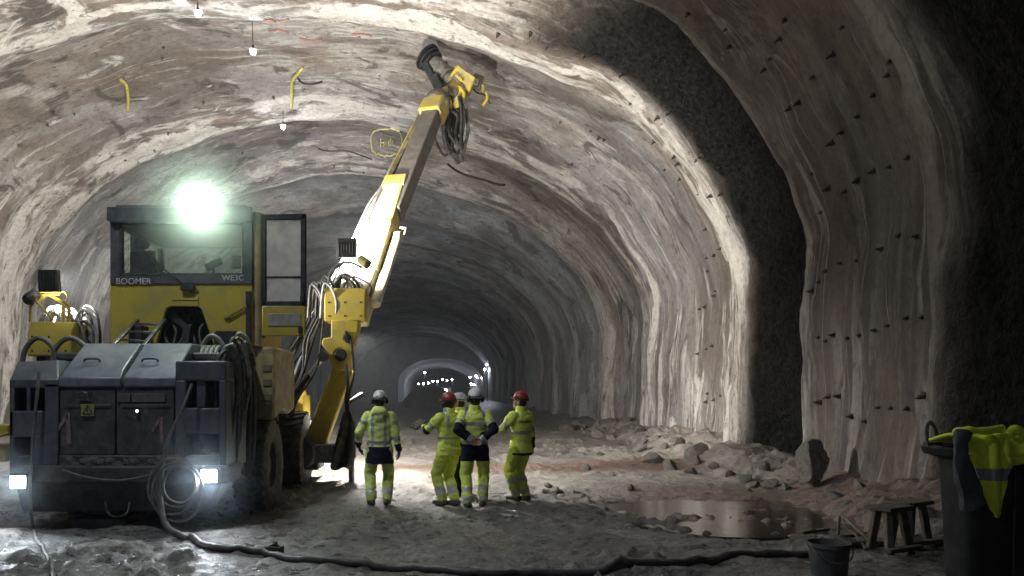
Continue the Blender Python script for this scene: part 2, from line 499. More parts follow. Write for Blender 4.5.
    h1 = noise_(nt, geo, 9.0, 6, .68)
    h2 = noise_(nt, geo, 26.0, 3, .6)
    b1 = N(nt, 'ShaderNodeBump', Strength=.9, Distance=.07)
    h = math_(nt, 'ADD', math_(nt, 'MULTIPLY', h1, math_(nt, 'ADD', .5, math_(nt, 'MULTIPLY', rough, 3.2))), math_(nt, 'MULTIPLY', wl, .35))
    h = math_(nt, 'ADD', h, math_(nt, 'MULTIPLY', h2, math_(nt, 'ADD', .1, math_(nt, 'MULTIPLY', rough, .5))))
    h = math_(nt, 'ADD', h, math_(nt, 'MULTIPLY', noise_(nt, geo, 3.2, 4, .6), math_(nt, 'MULTIPLY', rough, 6.0)))
    L.new(h, b1.inputs['Height']); L.new(b1.outputs[0], p.inputs['Normal'])
    return m
LINING = lining_material()

def grid_mesh(name, X, Y, Z, attrs, m, normals=True):
    nr, nc = X.shape
    me = bpy.data.meshes.new(name)
    co = np.stack([X, Y, Z], -1).reshape(-1, 3)
    i = np.arange(nr * nc).reshape(nr, nc)
    q = np.stack([i[:-1, :-1], i[1:, :-1], i[1:, 1:], i[:-1, 1:]], -1).reshape(-1, 4)
    me.vertices.add(len(co)); me.vertices.foreach_set('co', co.astype(np.float32).ravel())
    me.loops.add(q.size); me.loops.foreach_set('vertex_index', q.astype(np.int32).ravel())
    me.polygons.add(len(q)); me.polygons.foreach_set('loop_start', np.arange(0, q.size, 4, dtype=np.int32))
    me.polygons.foreach_set('use_smooth', np.ones(len(q), bool))
    me.update(); me.validate()
    for k, a in attrs.items():
        if a.ndim == 3:
            at = me.attributes.new(k, 'FLOAT_VECTOR', 'POINT'); at.data.foreach_set('vector', a.reshape(-1).astype(np.float32))
        else:
            at = me.attributes.new(k, 'FLOAT', 'POINT'); at.data.foreach_set('value', a.reshape(-1).astype(np.float32))
    me.materials.append(m)
    o = bpy.data.objects.new(name, me); COL.objects.link(o)
    return o

ROWS = np.r_[np.arange(-8, 5, .5), np.arange(5, 8, .2), np.arange(8, 40, .11), np.arange(40, 72, .28), np.arange(72, 144.01, .75), 144.0]
SS = np.linspace(0, STOT, 340)
GY, GS = np.meshgrid(ROWS, SS, indexing='ij')
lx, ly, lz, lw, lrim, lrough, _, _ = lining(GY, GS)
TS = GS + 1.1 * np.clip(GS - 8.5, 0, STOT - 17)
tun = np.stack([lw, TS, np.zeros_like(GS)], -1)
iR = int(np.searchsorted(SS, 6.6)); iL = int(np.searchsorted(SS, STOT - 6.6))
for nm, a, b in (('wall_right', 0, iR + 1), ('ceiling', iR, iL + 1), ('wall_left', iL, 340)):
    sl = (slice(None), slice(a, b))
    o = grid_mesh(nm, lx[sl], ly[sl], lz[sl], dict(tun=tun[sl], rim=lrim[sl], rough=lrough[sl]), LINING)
    o['kind'] = 'structure'
    o['label'] = {'wall_right': 'right side wall of the tunnel in streaked sprayed concrete', 'ceiling': 'arched tunnel roof in pale blotched sprayed concrete', 'wall_left': 'left side wall of the tunnel behind the machine'}[nm]

# the narrower tunnel far behind
GREYROCK = mat('far_lining', (.16, .17, .18), .8, 0, (.09, .09, .095), .5, .6, .3)
FXC, FHA, FZS, FZT = -.45, 7.65, 3.4, 7.9
def far_profile(k):
    a = [(FXC + FHA, z) for z in np.linspace(-.4, FZS, 6)]
    a += [(FXC + FHA * math.cos(t), FZS + (FZT - FZS) * math.sin(t)) for t in np.linspace(0, math.pi, k)[1:-1]]
    return np.array(a + [(FXC - FHA, z) for z in np.linspace(FZS, -.4, 6)])
fp = far_profile(48); fr = np.arange(144, 262, 2.0)
FYg, Ii = np.meshgrid(fr, np.arange(len(fp)), indexing='ij')
dd = .12 * fbm(FYg * .3, Ii * .4, 3, 3)
fo = grid_mesh('wall_far', fp[Ii, 0] * (1 + dd * .1), FYg, fp[Ii, 1] * (1 + dd * .1), {}, GREYROCK)
fo['kind'] = 'structure'; fo['label'] = 'narrower grey tunnel continuing far behind'
mb = MB()                                                   # rock face round the narrow mouth and the far end
outer = [(PT[int(i), 0], PT[int(i), 1]) for i in np.linspace(0, len(PT) - 1, len(fp))]
vs = [(x * 1.03, 144.0, z * 1.03) for x, z in outer] + [(x, 144.0, z) for x, z in fp]
n = len(fp)
mb.add(vs, [(i, i + 1, n + i + 1, n + i) for i in range(n - 1)])
mb.build('wall_back', GREYROCK)['kind'] = 'structure'
mb = MB(); mb.box((-9, 260, -.5), (9, 260.5, 9)); mb.build('wall_end', GREYROCK)['kind'] = 'structure'

# ------------------------------------------------------------------ muddy floor
def floor_z(x, y):
    x = np.asarray(x, float); y = np.asarray(y, float)
    z = .05 * fbm(x * .5, y * .5, 71, 3) + .030 * fbm(x * 2.2, y * 2.2, 81, 3) * sst(2, 6, y) * (1 - sst(60, 90, y))
    z = z + (.085 * np.maximum(0, vn(x * 3.4, y * 3.4, 85)) ** 1.5 + .10 * np.maximum(0, vn(x * 7.5, y * 7.5, 86)) ** 1.4 + .02 * vn(x * 11, y * 11, 88)) * (1 - sst(26, 34, y)) * (.35 + .65 * sst(-.3, .3, vn(x * .6, y * .6, 87)))
    z = z + .02 * np.sin(x * 4.2 + 1.5 * vn(x * .4, y * .4, 91)) * sst(3, 5, y) * (1 - sst(10, 14, y))
    rig = sst(-7.5, -6, x) * (1 - sst(-2.6, -1.6, x)) * sst(10, 11.5, y) * (1 - sst(15, 17, y))
    z = z - .10 * rig
    ppl = sst(-2, -1.3, x) * (1 - sst(2, 2.6, x)) * sst(11, 11.6, y) * (1 - sst(13, 13.8, y))
    z = z * (1 - .45 * ppl)
    pud = sst(2.2, 3.6, x + .8 * vn(x * .7, y * .7, 95)) * (1 - sst(5.6, 6.3, x)) * sst(9.6, 10.6, y) * (1 - sst(13.4, 14.4, y))
    z = z - (.135 - .06 * vn(x * 1.1, y * 2.6, 96) - .02 * vn(x * 3.1, y * 5, 97)) * pud
    foot = sst(5.7, 7.4, x + .5 * vn(y * .6, x * .3, 99)) + sst(-14.2, -16, x)
    z = z + foot * (.42 + .22 * fbm(x * 1.7, y * 1.7, 101, 3))
    bank = sst(2.2, 5.5, x) * sst(16, 19, y) * (1 - sst(34, 40, y))
    z = z + bank * (.12 + .16 * np.maximum(0, fbm(x * 1.1, y * 1.1, 111, 4)))
    z = z + sst(17, 19, y) * (1 - sst(40, 60, y)) * .06 * np.maximum(0, fbm(x * 1.3, y * 1.3, 121, 4))
    return z

def ground(x, y): return float(floor_z(np.array([x]), np.array([y]))[0])

def floor_material():
    m, nt, p = nodes_of('wet_mud'); L = nt.links
    tc = nt.nodes.new('ShaderNodeTexCoord').outputs['Object']
    n1 = noise_(nt, tc, .8, 6, .6, .4); n2 = noise_(nt, tc, 4.5, 8, .68, .3); n3 = noise_(nt, tc, 18, 5, .7)
    c = mixc(nt, ramp(nt, [(.40, 0.0), (.62, 1.0)], n2), (.066, .063, .062), (.195, .184, .175))
    c = mixc(nt, ramp(nt, [(.42, 0.0), (.66, .75)], n1), c, (.22, .20, .18))
    c = mixc(nt, 1.0, c, ramp(nt, [(.34, .35), (.5, 1.0), (.66, 1.6)], noise_(nt, tc, 11.0, 8, .74)), 'MULTIPLY')
    dry = N(nt, 'ShaderNodeAttribute', attribute_name='dry').outputs['Fac']
    c = mixc(nt, math_(nt, 'MULTIPLY', dry, ramp(nt, [(.3, .35), (.6, 1.0)], n2)), c, (.42, .38, .33))
    red = N(nt, 'ShaderNodeAttribute', attribute_name='red').outputs['Fac']
    c = mixc(nt, math_(nt, 'MULTIPLY', red, ramp(nt, [(.35, .5), (.6, 1.0)], n2)), c, (.175, .105, .075))
    L.new(c, p.inputs['Base Color'])
    rr = ramp(nt, [(.38, .16), (.60, .72)], math_(nt, 'ADD', n2, math_(nt, 'MULTIPLY', dry, .3)))
    L.new(rr, p.inputs['Roughness'])
    b = N(nt, 'ShaderNodeBump', Strength=1.0, Distance=.07)
    L.new(math_(nt, 'ADD', n2, math_(nt, 'MULTIPLY', n3, .45)), b.inputs['Height']); L.new(b.outputs[0], p.inputs['Normal'])
    return m
FLOORM = floor_material()
fy = np.r_[np.arange(-8, 5, .5), np.arange(5, 14.5, .045), np.arange(14.5, 20, .06), np.arange(20, 40, .14), np.arange(40, 80, .5), np.arange(80, 262, 3), 262]
fx = np.r_[np.arange(-17.5, -7, .3), np.arange(-7, 8.3, .055)]
FYY, FXX = np.meshgrid(fy, fx, indexing='ij')
FZZ = floor_z(FXX, FYY)
dry = sst(13.4, 15.0, FYY + .8 * vn(FXX * .8, FYY * .8, 131)) * (1 - sst(30, 45, FYY)) * (.55 + .45 * vn(FXX * .9, FYY * .6, 133))
red = sst(17.2, 18.0, FYY + .5 * vn(FXX, FYY, 141)) * (1 - sst(19.6, 20.6, FYY)) * sst(-2.2, -1.2, FXX) * (1 - sst(5.4, 6.4, FXX))
red = np.maximum(red, sst(2.6, 4.2, FXX) * (1 - sst(14.5, 16, FYY)) * sst(9.5, 11, FYY) * .7)
fl = grid_mesh('floor', FXX, FYY, FZZ, dict(dry=np.clip(dry, 0, 1), red=red), FLOORM)
fl['kind'] = 'structure'; fl['label'] = 'rutted wet mud floor of the tunnel'

WATER, nt, p = nodes_of('muddy_water')
nt.links.new(mixc(nt, noise_(nt, nt.nodes.new('ShaderNodeTexCoord').outputs['Object'], 1.2, 4), (.030, .022, .017), (.070, .052, .040)), p.inputs['Base Color'])
p.inputs['Roughness'].default_value = .14; p.inputs['Specular IOR Level'].default_value = .45
b = N(nt, 'ShaderNodeBump', Strength=.3, Distance=.02)
nt.links.new(noise_(nt, nt.nodes.new('ShaderNodeTexCoord').outputs['Object'], 2.2, 3), b.inputs['Height']); nt.links.new(b.outputs[0], p.inputs['Normal'])
mb = MB()
ring = [(4.45 + 2.0 * math.cos(t) * (1 + .08 * math.sin(3 * t)), 12.1 + 2.0 * math.sin(t) * (1 + .1 * math.sin(2 * t + 1))) for t in np.linspace(0, 2 * math.pi, 49)[:-1]]
mb.add([(x, y, -.066) for x, y in ring] + [(x, y, -.20) for x, y in ring], [tuple(range(48))] + [(i, i + 48, (i + 1) % 48 + 48, (i + 1) % 48) for i in range(48)])
o = mb.build('puddle', WATER, smooth=False)
tag(o, 'shallow brown puddle lying on the mud before the right wall', 'puddle', kind='stuff')
# ------------------------------------------------------------------ the drilling rig
RB = Vector((-4.3, 14.0, -.1))
rig = empty('drilling_rig', RB)
tag(rig, 'large yellow and grey tunnel drilling machine with its long boom raised to the roof', 'drilling machine')
Yr = 10.6
def pp(px, py, Y=Yr): return P(px, py, Y)

# chassis, wheels
mb = MB(); mb.box((-5.35, 10.9, .45), (-3.25, 17.4, 1.0)); mb.box((-5.0, 17.2, .5), (-3.6, 18.0, .9))
for y in (12.95, 16.1): mb.cyl((-5.5, y, .62), (-3.0, y, .62), .17)
ch = mb.build('chassis', GRIME, rig, .03)
def tyre(x, y, side):
    mb = MB(); r = .76; w = .26
    prof = [(.36, -w * .8), (.46, -w), (.66, -w), (.73, -w * .86), (r, -w * .5), (r, w * .5), (.73, w * .86), (.66, w), (.46, w), (.36, w * .8), (.36, -w * .8)]
    mb.lathe(prof, (0, 0, 0), (1, 0, 0), 40)
    for k in range(26):                                     # chunky lugs in a chevron
        a = 2 * math.pi * k / 26
        M = Matrix.Rotation(a, 4, 'X')
        for sx in (-1, 1):
            q = Matrix.Rotation(.45 * sx, 4, 'Z')
            mb.box((-.12, -.045, -.03), (.12, .045, .035), M @ Matrix.Translation((sx * .12, 0, r)) @ q)
    o = mb.build('wheel', TYRE, None, 0)
    o.location = (x, y, .62); child(o, rig)
    mr = MB(); mr.lathe([(.36, -.2), (.36, .12), (.33, .15), (.30, .10), (.16, .06), (.15, .16), (.05, .18), (0, .18)], (x, y, .62), (side, 0, 0), 28)
    for k in range(8):
        a = 2 * math.pi * k / 8
        mr.cyl((x + side * .07, y + .23 * math.cos(a), .62 + .23 * math.sin(a)), (x + side * .11, y + .23 * math.cos(a), .62 + .23 * math.sin(a)), .022, n=8)
    mr.build('rim', GRIME, o)
for x, y, sd in ((-2.98, 12.95, 1), (-5.62, 12.95, -1), (-2.98, 16.1, 1), (-5.62, 16.1, -1)): tyre(x, y, sd)
mb = MB(); mb.box((-4.95, 10.95, .12), (-4.45, 11.3, .62)); mb.box((-5.08, 10.85, -.08), (-4.36, 11.4, .08)); mb.cyl((-4.7, 11.12, .55), (-4.7, 11.12, .95), .11)
mb.build('stabilizer_jack', GRIME, rig, .02)

# bumper at the rear, muck lying on its ledge
mb = MB()
mb.hexa([pp(22, 512, 10.75), pp(205, 512, 10.75), P(205, 512, 10.75) + Vector((0, .5, 0)), P(22, 512, 10.75) + Vector((0, .5, 0)), pp(14, 482, 10.55), pp(224, 480, 10.55), P(224, 480, 10.55) + Vector((0, .7, 0)), P(14, 482, 10.55) + Vector((0, .7, 0))])
mb.pbox(10, 466, 228, 484, 10.5, 11.2)
mb.pbox(58, 455, 176, 467, 10.62, 11.2)
bump = mb.build('bumper', GRIME, rig, .03)
mb = MB(); random.seed(4)
for k in range(34):
    x = random.uniform(62, 176); c = P(x, 466 - random.uniform(0, 6), 10.56)
    mb.ell(c + Vector((0, .03, -.02)), (random.uniform(.06, .12), .06, random.uniform(.03, .06)), Euler((random.random(), random.random(), random.random())).to_matrix(), 7, 5)
mb.pbox(60, 464, 177, 467.5, 10.55, 10.7); mb.build('muck_crust', mat('muck', (.060, .058, .055), .85, 0, (.12, .115, .105), .5, 14, .8), bump, smooth=False)
mb = MB(); mb.tube(curve([pp(62, 470, 10.48), pp(90, 478, 10.44), pp(125, 480, 10.44), pp(165, 470, 10.46), pp(178, 455, 10.5)]), .016); mb.build('slack_cable', HOSE, bump)
mb = MB(); mb.tube(curve([pp(105, 500, 10.7), pp(110, 515, 10.65), pp(126, 514, 10.65), pp(130, 500, 10.7)]), .014); mb.build('shackle_hook', STEEL, bump)

# left rear module: an open frame
mb = MB(); d = 10.6
mb.pbox(9, 384, 14, 466, d, 11.5); mb.pbox(44, 383, 58, 478, d, 11.5); mb.pbox(9, 379, 58, 388, d, 11.5)
mb.pbox(9, 411, 46, 437, d, 11.5); mb.pbox(9, 457, 46, 478, d, 11.5); mb.pbox(30, 436, 46, 458, d, 11.5)
mb.pbox(26, 386, 30, 412, d, 11.4)
mb.box((pp(12, 0).x, 11.35, .75), (pp(50, 0).x, 11.45, 1.9))
a, b = pp(9, 381), pp(58, 381)
mb.hexa([a, b, b + Vector((0, .9, 0)), a + Vector((0, .9, 0)), pp(17, 362, 10.95), P(58, 360, 10.95), P(58, 360, 10.95) + Vector((0, .6, 0)), P(17, 362, 10.95) + Vector((0, .6, 0))])
lm = mb.build('left_housing', DARK, rig, .018)
mb = MB(); mb.ell(pp(24.5, 442, 11.3), .035); mb.build('marker_light', YEL2, lm)

# centre: two hinged engine lids over two doors
def lid(x0, x1, name):
    mb = MB()
    prof = [(10.60, 387), (10.60, 378), (10.75, 369), (11.35, 343.5), (11.8, 345), (11.8, 385)]
    l = [P(x0, y, Y) if Y < 10.7 else Vector((P(x0, 400, 10.6).x + .02, Y, P(0, y, Y).z)) for Y, y in prof]
    r = [P(x1, y, Y) if Y < 10.7 else Vector((P(x1, 400, 10.6).x - .02, Y, P(0, y, Y).z)) for Y, y in prof]
    n = len(prof)
    mb.add(l + r, [tuple(range(n)), tuple(range(2 * n - 1, n - 1, -1))] + [(i, (i + 1) % n, (i + 1) % n + n, i + n) for i in range(n)])
    return mb.build(name, LID, rig, .02)
l1 = lid(58, 121, 'engine_lid'); l2 = lid(122.5, 176, 'engine_lid')
for (x, ll) in ((92, l1), (150, l2)):
    mb = MB(); mb.tube(curve([P(x - 8, 362, 10.86), P(x - 6, 359, 10.86), P(x + 6, 359, 10.86), P(x + 8, 362, 10.86)], 4), .014); mb.build('handle', GRIME, ll)
mb = MB(); mb.pbox(58, 386, 176, 458, 10.68, 11.6); core = mb.build('rear_bulkhead', DARK, rig, .01)
def door(x0, x1, marks):
    mb = MB(); mb.pbox(x0, 389, x1, 455, 10.63, 10.70)
    mb.pbox(x0 + 4, 404, x1 - 4, 408, 10.615, 10.64)
    dd = mb.build('engine_door', GRIME, rig, .012)
    return dd
d1 = door(60, 115, 0); d2 = door(116.5, 174, 0)
one = lambda x, y, h, par: MB().add([], []) if False else None
def painted_one(x, y, h, par):
    mb = MB(); k = .012
    q = lambda a, b: P(x + a * h, y - b * h, 10.625)
    mb.prism([q(.0, 0), q(.14, 0), q(.10, 1.0), q(-.02, 1.0)], (0, -.006, 0))
    mb.prism([q(-.02, 1.0), q(.05, .88), q(-.26, .42), q(-.34, .50)], (0, -.006, 0))
    mb.build('painted_number', PINK, par, smooth=False)
painted_one(67, 444, 31, d1); painted_one(160, 443, 26, d2)
mb = MB(); mb.pbox(81, 404, 94, 416, 10.60, 10.616); wl = mb.build('warning_label', mat('warning_yellow', (.28, .27, .06), .6, 0, (.15, .14, .07), .4, 20, 0), d1)
mb = MB()
t3 = [P(87.5, 405.5, 10.597), P(92.3, 414, 10.597), P(82.7, 414, 10.597)]; cc = (t3[0] + t3[1] + t3[2]) / 3
for i in range(3): mb.bar(t3[i], t3[(i + 1) % 3], .012, .004, (0, 1, 0))
mb.bar(cc + Vector((0, 0, .045)), cc + Vector((0, 0, -.02)), .014, .004, (0, 1, 0)); mb.bar(cc + Vector((0, 0, -.032)), cc + Vector((0, 0, -.045)), .014, .004, (0, 1, 0))
mb.build('warning_triangle', BLACK, d1, smooth=False)
for x0, x1 in ((117, 130), (131.5, 165)):
    mb = MB(); mb.pbox(x0, 393, x1, 402, 10.605, 10.64); mb.build('type_plate', mat('plate_grey', (.13, .115, .12), .6, 0, (.07, .065, .065), .5, 12, .1), d2, .004)
mb = MB(); mb.tube(curve([P(78, 400, 10.6), P(79, 393, 10.57), P(87, 393, 10.57), P(88, 400, 10.6)], 4), .012); mb.build('door_handle', STEEL, d1)
mb = MB(); mb.ell(P(137, 411, 10.58), .018); mb.build('indicator_light', emat('indicator', (.8, .9, 1), 6), d2)
mb = MB(); mb.cyl(P(137, 411, 10.63), P(137, 411, 10.585), .03, n=12); mb.build('indicator_socket', BLACK, d2)

# right rear module
mb = MB(); d = 10.6
mb.pbox(175, 361, 226, 381, d, 11.7); mb.pbox(175, 380, 186, 482, d, 11.6); mb.pbox(219, 380, 226, 470, d, 11.7)
mb.pbox(185, 408, 220, 434, d, 11.6); mb.pbox(185, 456, 220, 482, d, 11.6); mb.pbox(196, 380, 206, 409, d + .04, 11.0)
mb.box((pp(178, 0).x, 11.2, .7), (pp(224, 0).x, 11.65, 2.1))
rm = mb.build('right_housing', DARK, rig, .022)
mb = MB(); mb.pbox(189, 386, 192, 404, 10.75, 10.85); mb.build('valve_block', GRIME, rm, .01)
mb = MB(); mb.pbox(209, 386, 213, 402, 10.8, 10.9); mb.build('valve_block', GRIME, rm, .01)
mb = MB(); mb.cyl(P(198, 445, 10.85), P(198, 445, 11.0), .08); mb.build('filter_can', GRIME, rm, .01)
mb = MB(); mb.prism([P(208, 361.5, 10.9), P(221, 361.5, 10.9), P(221, 361.5, 11.5), P(208, 361.5, 11.5)], (0, 0, .006)); mb.build('painted_glint', mat('glint_pale', (.6, .62, .63), .35, .2, None, 0, 5, 0), rm)  # pale patch painted in for the bright reflection on the housing's top corner

# headlights
for px, py, nm in ((18, 482, 0), (209, 476, 1)):
    c = P(px, py, 10.40)
    mb = MB(); mb.box((c.x - .125, c.y, c.z - .105), (c.x + .125, c.y + .16, c.z + .105)); mb.box((c.x - .03, c.y + .1, c.z - .03), (c.x + .03, c.y + .3, c.z + .03))
    h = mb.build('headlight', BLACK, rig, .025)
    mb = MB(); mb.box((c.x - .10, c.y - .022, c.z - .08), (c.x + .10, c.y + .01, c.z + .08)); mb.build('lens', emat('headlight_glow', (.86, .94, 1.0), 45), h, .02)
    lamp('headlight_beam', 'SPOT', c + Vector((0, -.06, 0)), HEAD_W, (.84, .93, 1.0), h, (0, -1, -.16), 150, .6, .09)

# decks and body between the rear end and the boom
mb = MB(); mb.box((-5.65, 11.7, 1.0), (-3.05, 14.9, 2.34)); mb.box((-5.5, 14.9, 1.0), (-3.2, 17.2, 1.7)); mb.box((-5.5, 11.35, 2.25), (-3.0, 12.6, 2.36))
mb.build('machine_body', GRIME, rig, .03)
mb = MB()
prof = [(12.2, 2.34), (12.35, 2.47), (14.0, 2.47), (14.2, 2.2), (14.2, 1.45), (13.85, 1.5), (13.5, 1.62), (13.0, 1.66), (12.5, 1.5), (12.25, 1.2), (12.15, 1.25)]
prof = [(12.62, 2.52), (14.3, 2.52), (14.3, 1.5), (13.85, 1.42), (13.2, 1.5), (12.62, 1.35)]
mb.prism([(-3.07, y, z) for y, z in prof], (.42, 0, 0))
fen = mb.build('side_tank', PALE, rig, .05)
for z in (1.95, 1.72, 2.18):
    mb = MB(); mb.box((-2.84, 12.60, z - .06), (-2.70, 12.63, z + .05)); mb.build('vent_slot', mat('slot_grey', (.20, .17, .10), .6), fen, .01)

# cab
Yc = 12.5
cabx0, cabx1 = P(110, 0, Yc).x, P(252, 0, Yc).x
mb = MB()
poly = [(110, 282), (110, 346), (156, 346), (166, 309), (170, 306.5), (197, 306.5), (201, 309), (214, 346), (252, 346), (252, 282)]
mb.prism([P(x, y, Yc) for x, y in poly], (0, .09, 0))
mb.box((cabx0, Yc + .09, P(0, 346, Yc).z), (cabx0 + .1, 14.7, P(0, 282, Yc).z))
mb.box((cabx1 - .1, Yc + .09, P(0, 346, Yc).z), (cabx1, 14.7, P(0, 282, Yc).z))
mb.box((cabx0, 14.6, P(0, 346, Yc).z), (cabx1, 14.7, P(0, 282, Yc).z))
mb.box((cabx0 + .05, Yc + .1, P(0, 292, Yc).z), (cabx1 - .05, 14.65, P(0, 284, Yc).z))
cab = mb.build('cab', YEL, rig, .015)
mb = MB(); mb.box((cabx0 + .2, Yc + .45, 2.3), (cabx1 - .2, 14.4, 3.45)); mb.build('cab_underside', BLACK, cab)
mb = MB()
zt, zb = P(0, 221, Yc).z, P(0, 283, Yc).z
for x0, x1 in ((110, 121), (243, 252)):
    mb.pbox(x0, 218, x1, 283, Yc - .02, Yc + .12)
mb.pbox(110, 274, 252, 284, Yc - .03, Yc + .1)
mb.pbox(110, 216, 252, 222.5, Yc - .02, Yc + .1)
for x in (cabx0, cabx1 - .1):
    mb.box((x, 14.55, zb), (x + .1, 14.7, zt)); mb.box((x, Yc + .1, zb), (x + .1, 14.6, zb + .07)); mb.box((x, Yc + .1, zt - .06), (x + .1, 14.6, zt))
    mb.box((x, 13.5, zb), (x + .09, 13.58, zt))
mb.box((cabx0, 14.58, zb), (cabx1, 14.7, zb + .08))
cf = mb.build('window_frame', FRAME, cab, .012)
mb = MB(); a, b = P(109, 222, Yc), P(253, 208, Yc)
mb.box((a.x, Yc - .10, a.z), (b.x, 14.8, b.z)); mb.box((a.x + .1, Yc, b.z), (b.x - .1, 14.7, b.z + .05)); mb.pbox(110, 219, 252, 222.5, Yc - .12, Yc - .09)
cr = mb.build('cab_roof', FRAME, cab, .025)
GL = glassmat('cab_glass', (.95, 1.0, .96), .97, .05)
mb = MB(); mb.pbox(120, 222, 244, 275, Yc + .03, Yc + .04); mb.build('rear_window', GL, cab, smooth=False)
mb = MB(); mb.box((cabx0 + .04, Yc + .12, zb + .05), (cabx0 + .05, 14.55, zt)); mb.build('side_window', GL, cab, smooth=False)
mb = MB(); mb.box((cabx0 + .1, 14.62, zb + .05), (cabx1 - .1, 14.63, zt)); mb.build('front_window', GL, cab, smooth=False)
mb = MB()                                                      # rubber seal
for (x0, y0, x1, y1) in ((119, 221.5, 244, 224), (119, 273, 244, 275.5), (119, 222, 121.5, 275), (242, 222, 244.5, 275)): mb.pbox(x0, y0, x1, y1, Yc - .035, Yc + .02)
mb.build('window_seal', RUB, cf, .004)
letters('lettering', 'BOOMER', .135, P(133.5, 281.5, Yc - .037), WHITE, cf)
letters('lettering', 'WE3C', .125, P(233, 278, Yc - .037), WHITE, cf)
mb = MB(); t3 = [P(194, 285.5, Yc - .012), P(198.5, 292.5, Yc - .012), P(189.5, 292.5, Yc - .012)]
for i in range(3): mb.bar(t3[i], t3[(i + 1) % 3], .016, .006, (0, 1, 0))
mb.bar(P(194, 287.5, Yc - .012), P(194, 290, Yc - .012), .014, .006, (0, 1, 0))
mb.build('warning_triangle', BLACK, cab, smooth=False)
# inside the cab
mb = MB(); sx = P(148, 0, 13.3).x
mb.hexa([Vector((sx - .25, 13.2, 3.45)), Vector((sx + .25, 13.2, 3.45)), Vector((sx + .25, 13.75, 3.45)), Vector((sx - .25, 13.75, 3.45)), Vector((sx - .25, 13.2, 3.6)), Vector((sx + .25, 13.2, 3.6)), Vector((sx + .25, 13.75, 3.6)), Vector((sx - .25, 13.75, 3.6))])
mb.hexa([Vector((sx - .24, 13.12, 3.6)), Vector((sx + .24, 13.12, 3.6)), Vector((sx + .24, 13.27, 3.6)), Vector((sx - .24, 13.27, 3.6)), Vector((sx - .19, 13.0, 4.1)), Vector((sx + .19, 13.0, 4.1)), Vector((sx + .19, 13.12, 4.1)), Vector((sx - .19, 13.12, 4.1))])
mb.ell((sx, 13.03, 4.2), (.14, .06, .09)); mb.box((sx - .33, 13.2, 3.72), (sx - .27, 13.6, 3.78)); mb.box((sx + .27, 13.2, 3.72), (sx + .33, 13.6, 3.78))
mb.build('operator_seat', RUB, cab, .04)
mb = MB(); px = P(138, 0, 14.3).x
mb.box((px - .3, 14.2, 3.5), (px + .25, 14.5, 3.75)); mb.bar((px + .1, 14.2, 3.7), (px + .25, 13.95, 4.1), .03, .03); mb.box((px + .1, 13.9, 4.0), (px + .45, 13.95, 4.25))
mb.bar((px - .15, 14.3, 3.7), (px - .2, 14.1, 4.02), .03, .03); mb.ell((px - .2, 14.1, 4.05), .05)
mb.build('control_console', BLACK, cab, .015)
mb = MB(); mb.pbox(130, 224, 136, 262, 13.9, 13.98); mb.build('cab_pillar', BLACK, cab, .01)
mb = MB(); mb.pbox(232, 256, 241, 268, 12.7, 12.8); mb.build('cab_speaker', BLACK, cab, .01)
mb = MB(); mb.bar(P(206, 268, 13.2), P(222, 261, 13.2), .05, .12); mb.bar(P(214, 266, 13.2), P(213, 280, 13.2), .03, .03); mb.build('screen_arm', BLACK, cab, .01)
mb = MB(); mb.bar(P(191, 289, Yc - .06), P(150, 259, Yc - .03), .022, .02); mb.bar(P(143, 250, Yc - .03), P(163, 268, Yc - .03), .018, .03)
mb.pbox(180, 284, 193, 290, Yc - .09, Yc); mb.build('wiper', BLACK, cab, .006)
# rear face fittings
mb = MB(); mb.pbox(245.5, 291, 251, 342, Yc - .05, Yc); mb.pbox(246.5, 291, 250, 306, Yc - .08, Yc); mb.build('door_latch_rod', BLACK, cab, .01)
mb = MB(); mb.bar(P(226, 318.5, Yc - .04), P(247, 306, Yc - .04), .03, .03); mb.pbox(224, 316.5, 230, 319.5, Yc - .03, Yc); mb.build('grab_bar', mat('worn_yellow', (.34, .24, .03), .5, 0, (.14, .10, .05), .5, 9), cab, .006)
mb = MB()
sl = [(214, 333.5), (216, 331), (236, 331), (238, 333.5), (238, 344), (214, 344)]
mb.prism([P(x, y, Yc - .006) for x, y in sl], (0, .02, 0)); mb.build('step_slot', BLACK, cab, smooth=False)
mb = MB(); mb.pbox(172, 300, 199, 301, Yc - .004, Yc); mb.pbox(198.3, 297, 199, 306, Yc - .004, Yc); mb.build('panel_seam', BLACK, cab, smooth=False)
mb = MB(); random.seed(8)
for k in range(7):
    x = 168 + k * 5.5; mb.tube(curve([P(x, 345, 12.62), P(x + random.uniform(-6, 6), 330, 12.7), P(x + random.uniform(-8, 8), 318, 12.8), P(x + random.uniform(-9, 9), 309, 12.9)], 5), .03)
mb.bar(P(186, 344, 12.6), P(189, 326, 12.6), .14, .1); mb.bar(P(172, 314, 12.7), P(189, 330, 12.7), .1, .1)
mb.build('hose_bundle', RUB, cab)
mb = MB(); mb.cyl(P(257, 346, 12.62), P(257, 213, 12.62), .078, n=14); mb.build('corner_post', PALE, cab)
mb = MB(); mb.pbox(253, 216, 256, 346, 12.7, 12.75); mb.tube([P(263.5, 338, 12.75), P(263.5, 216, 12.75)], .03); mb.build('door_hinge_post', BLACK, cab)
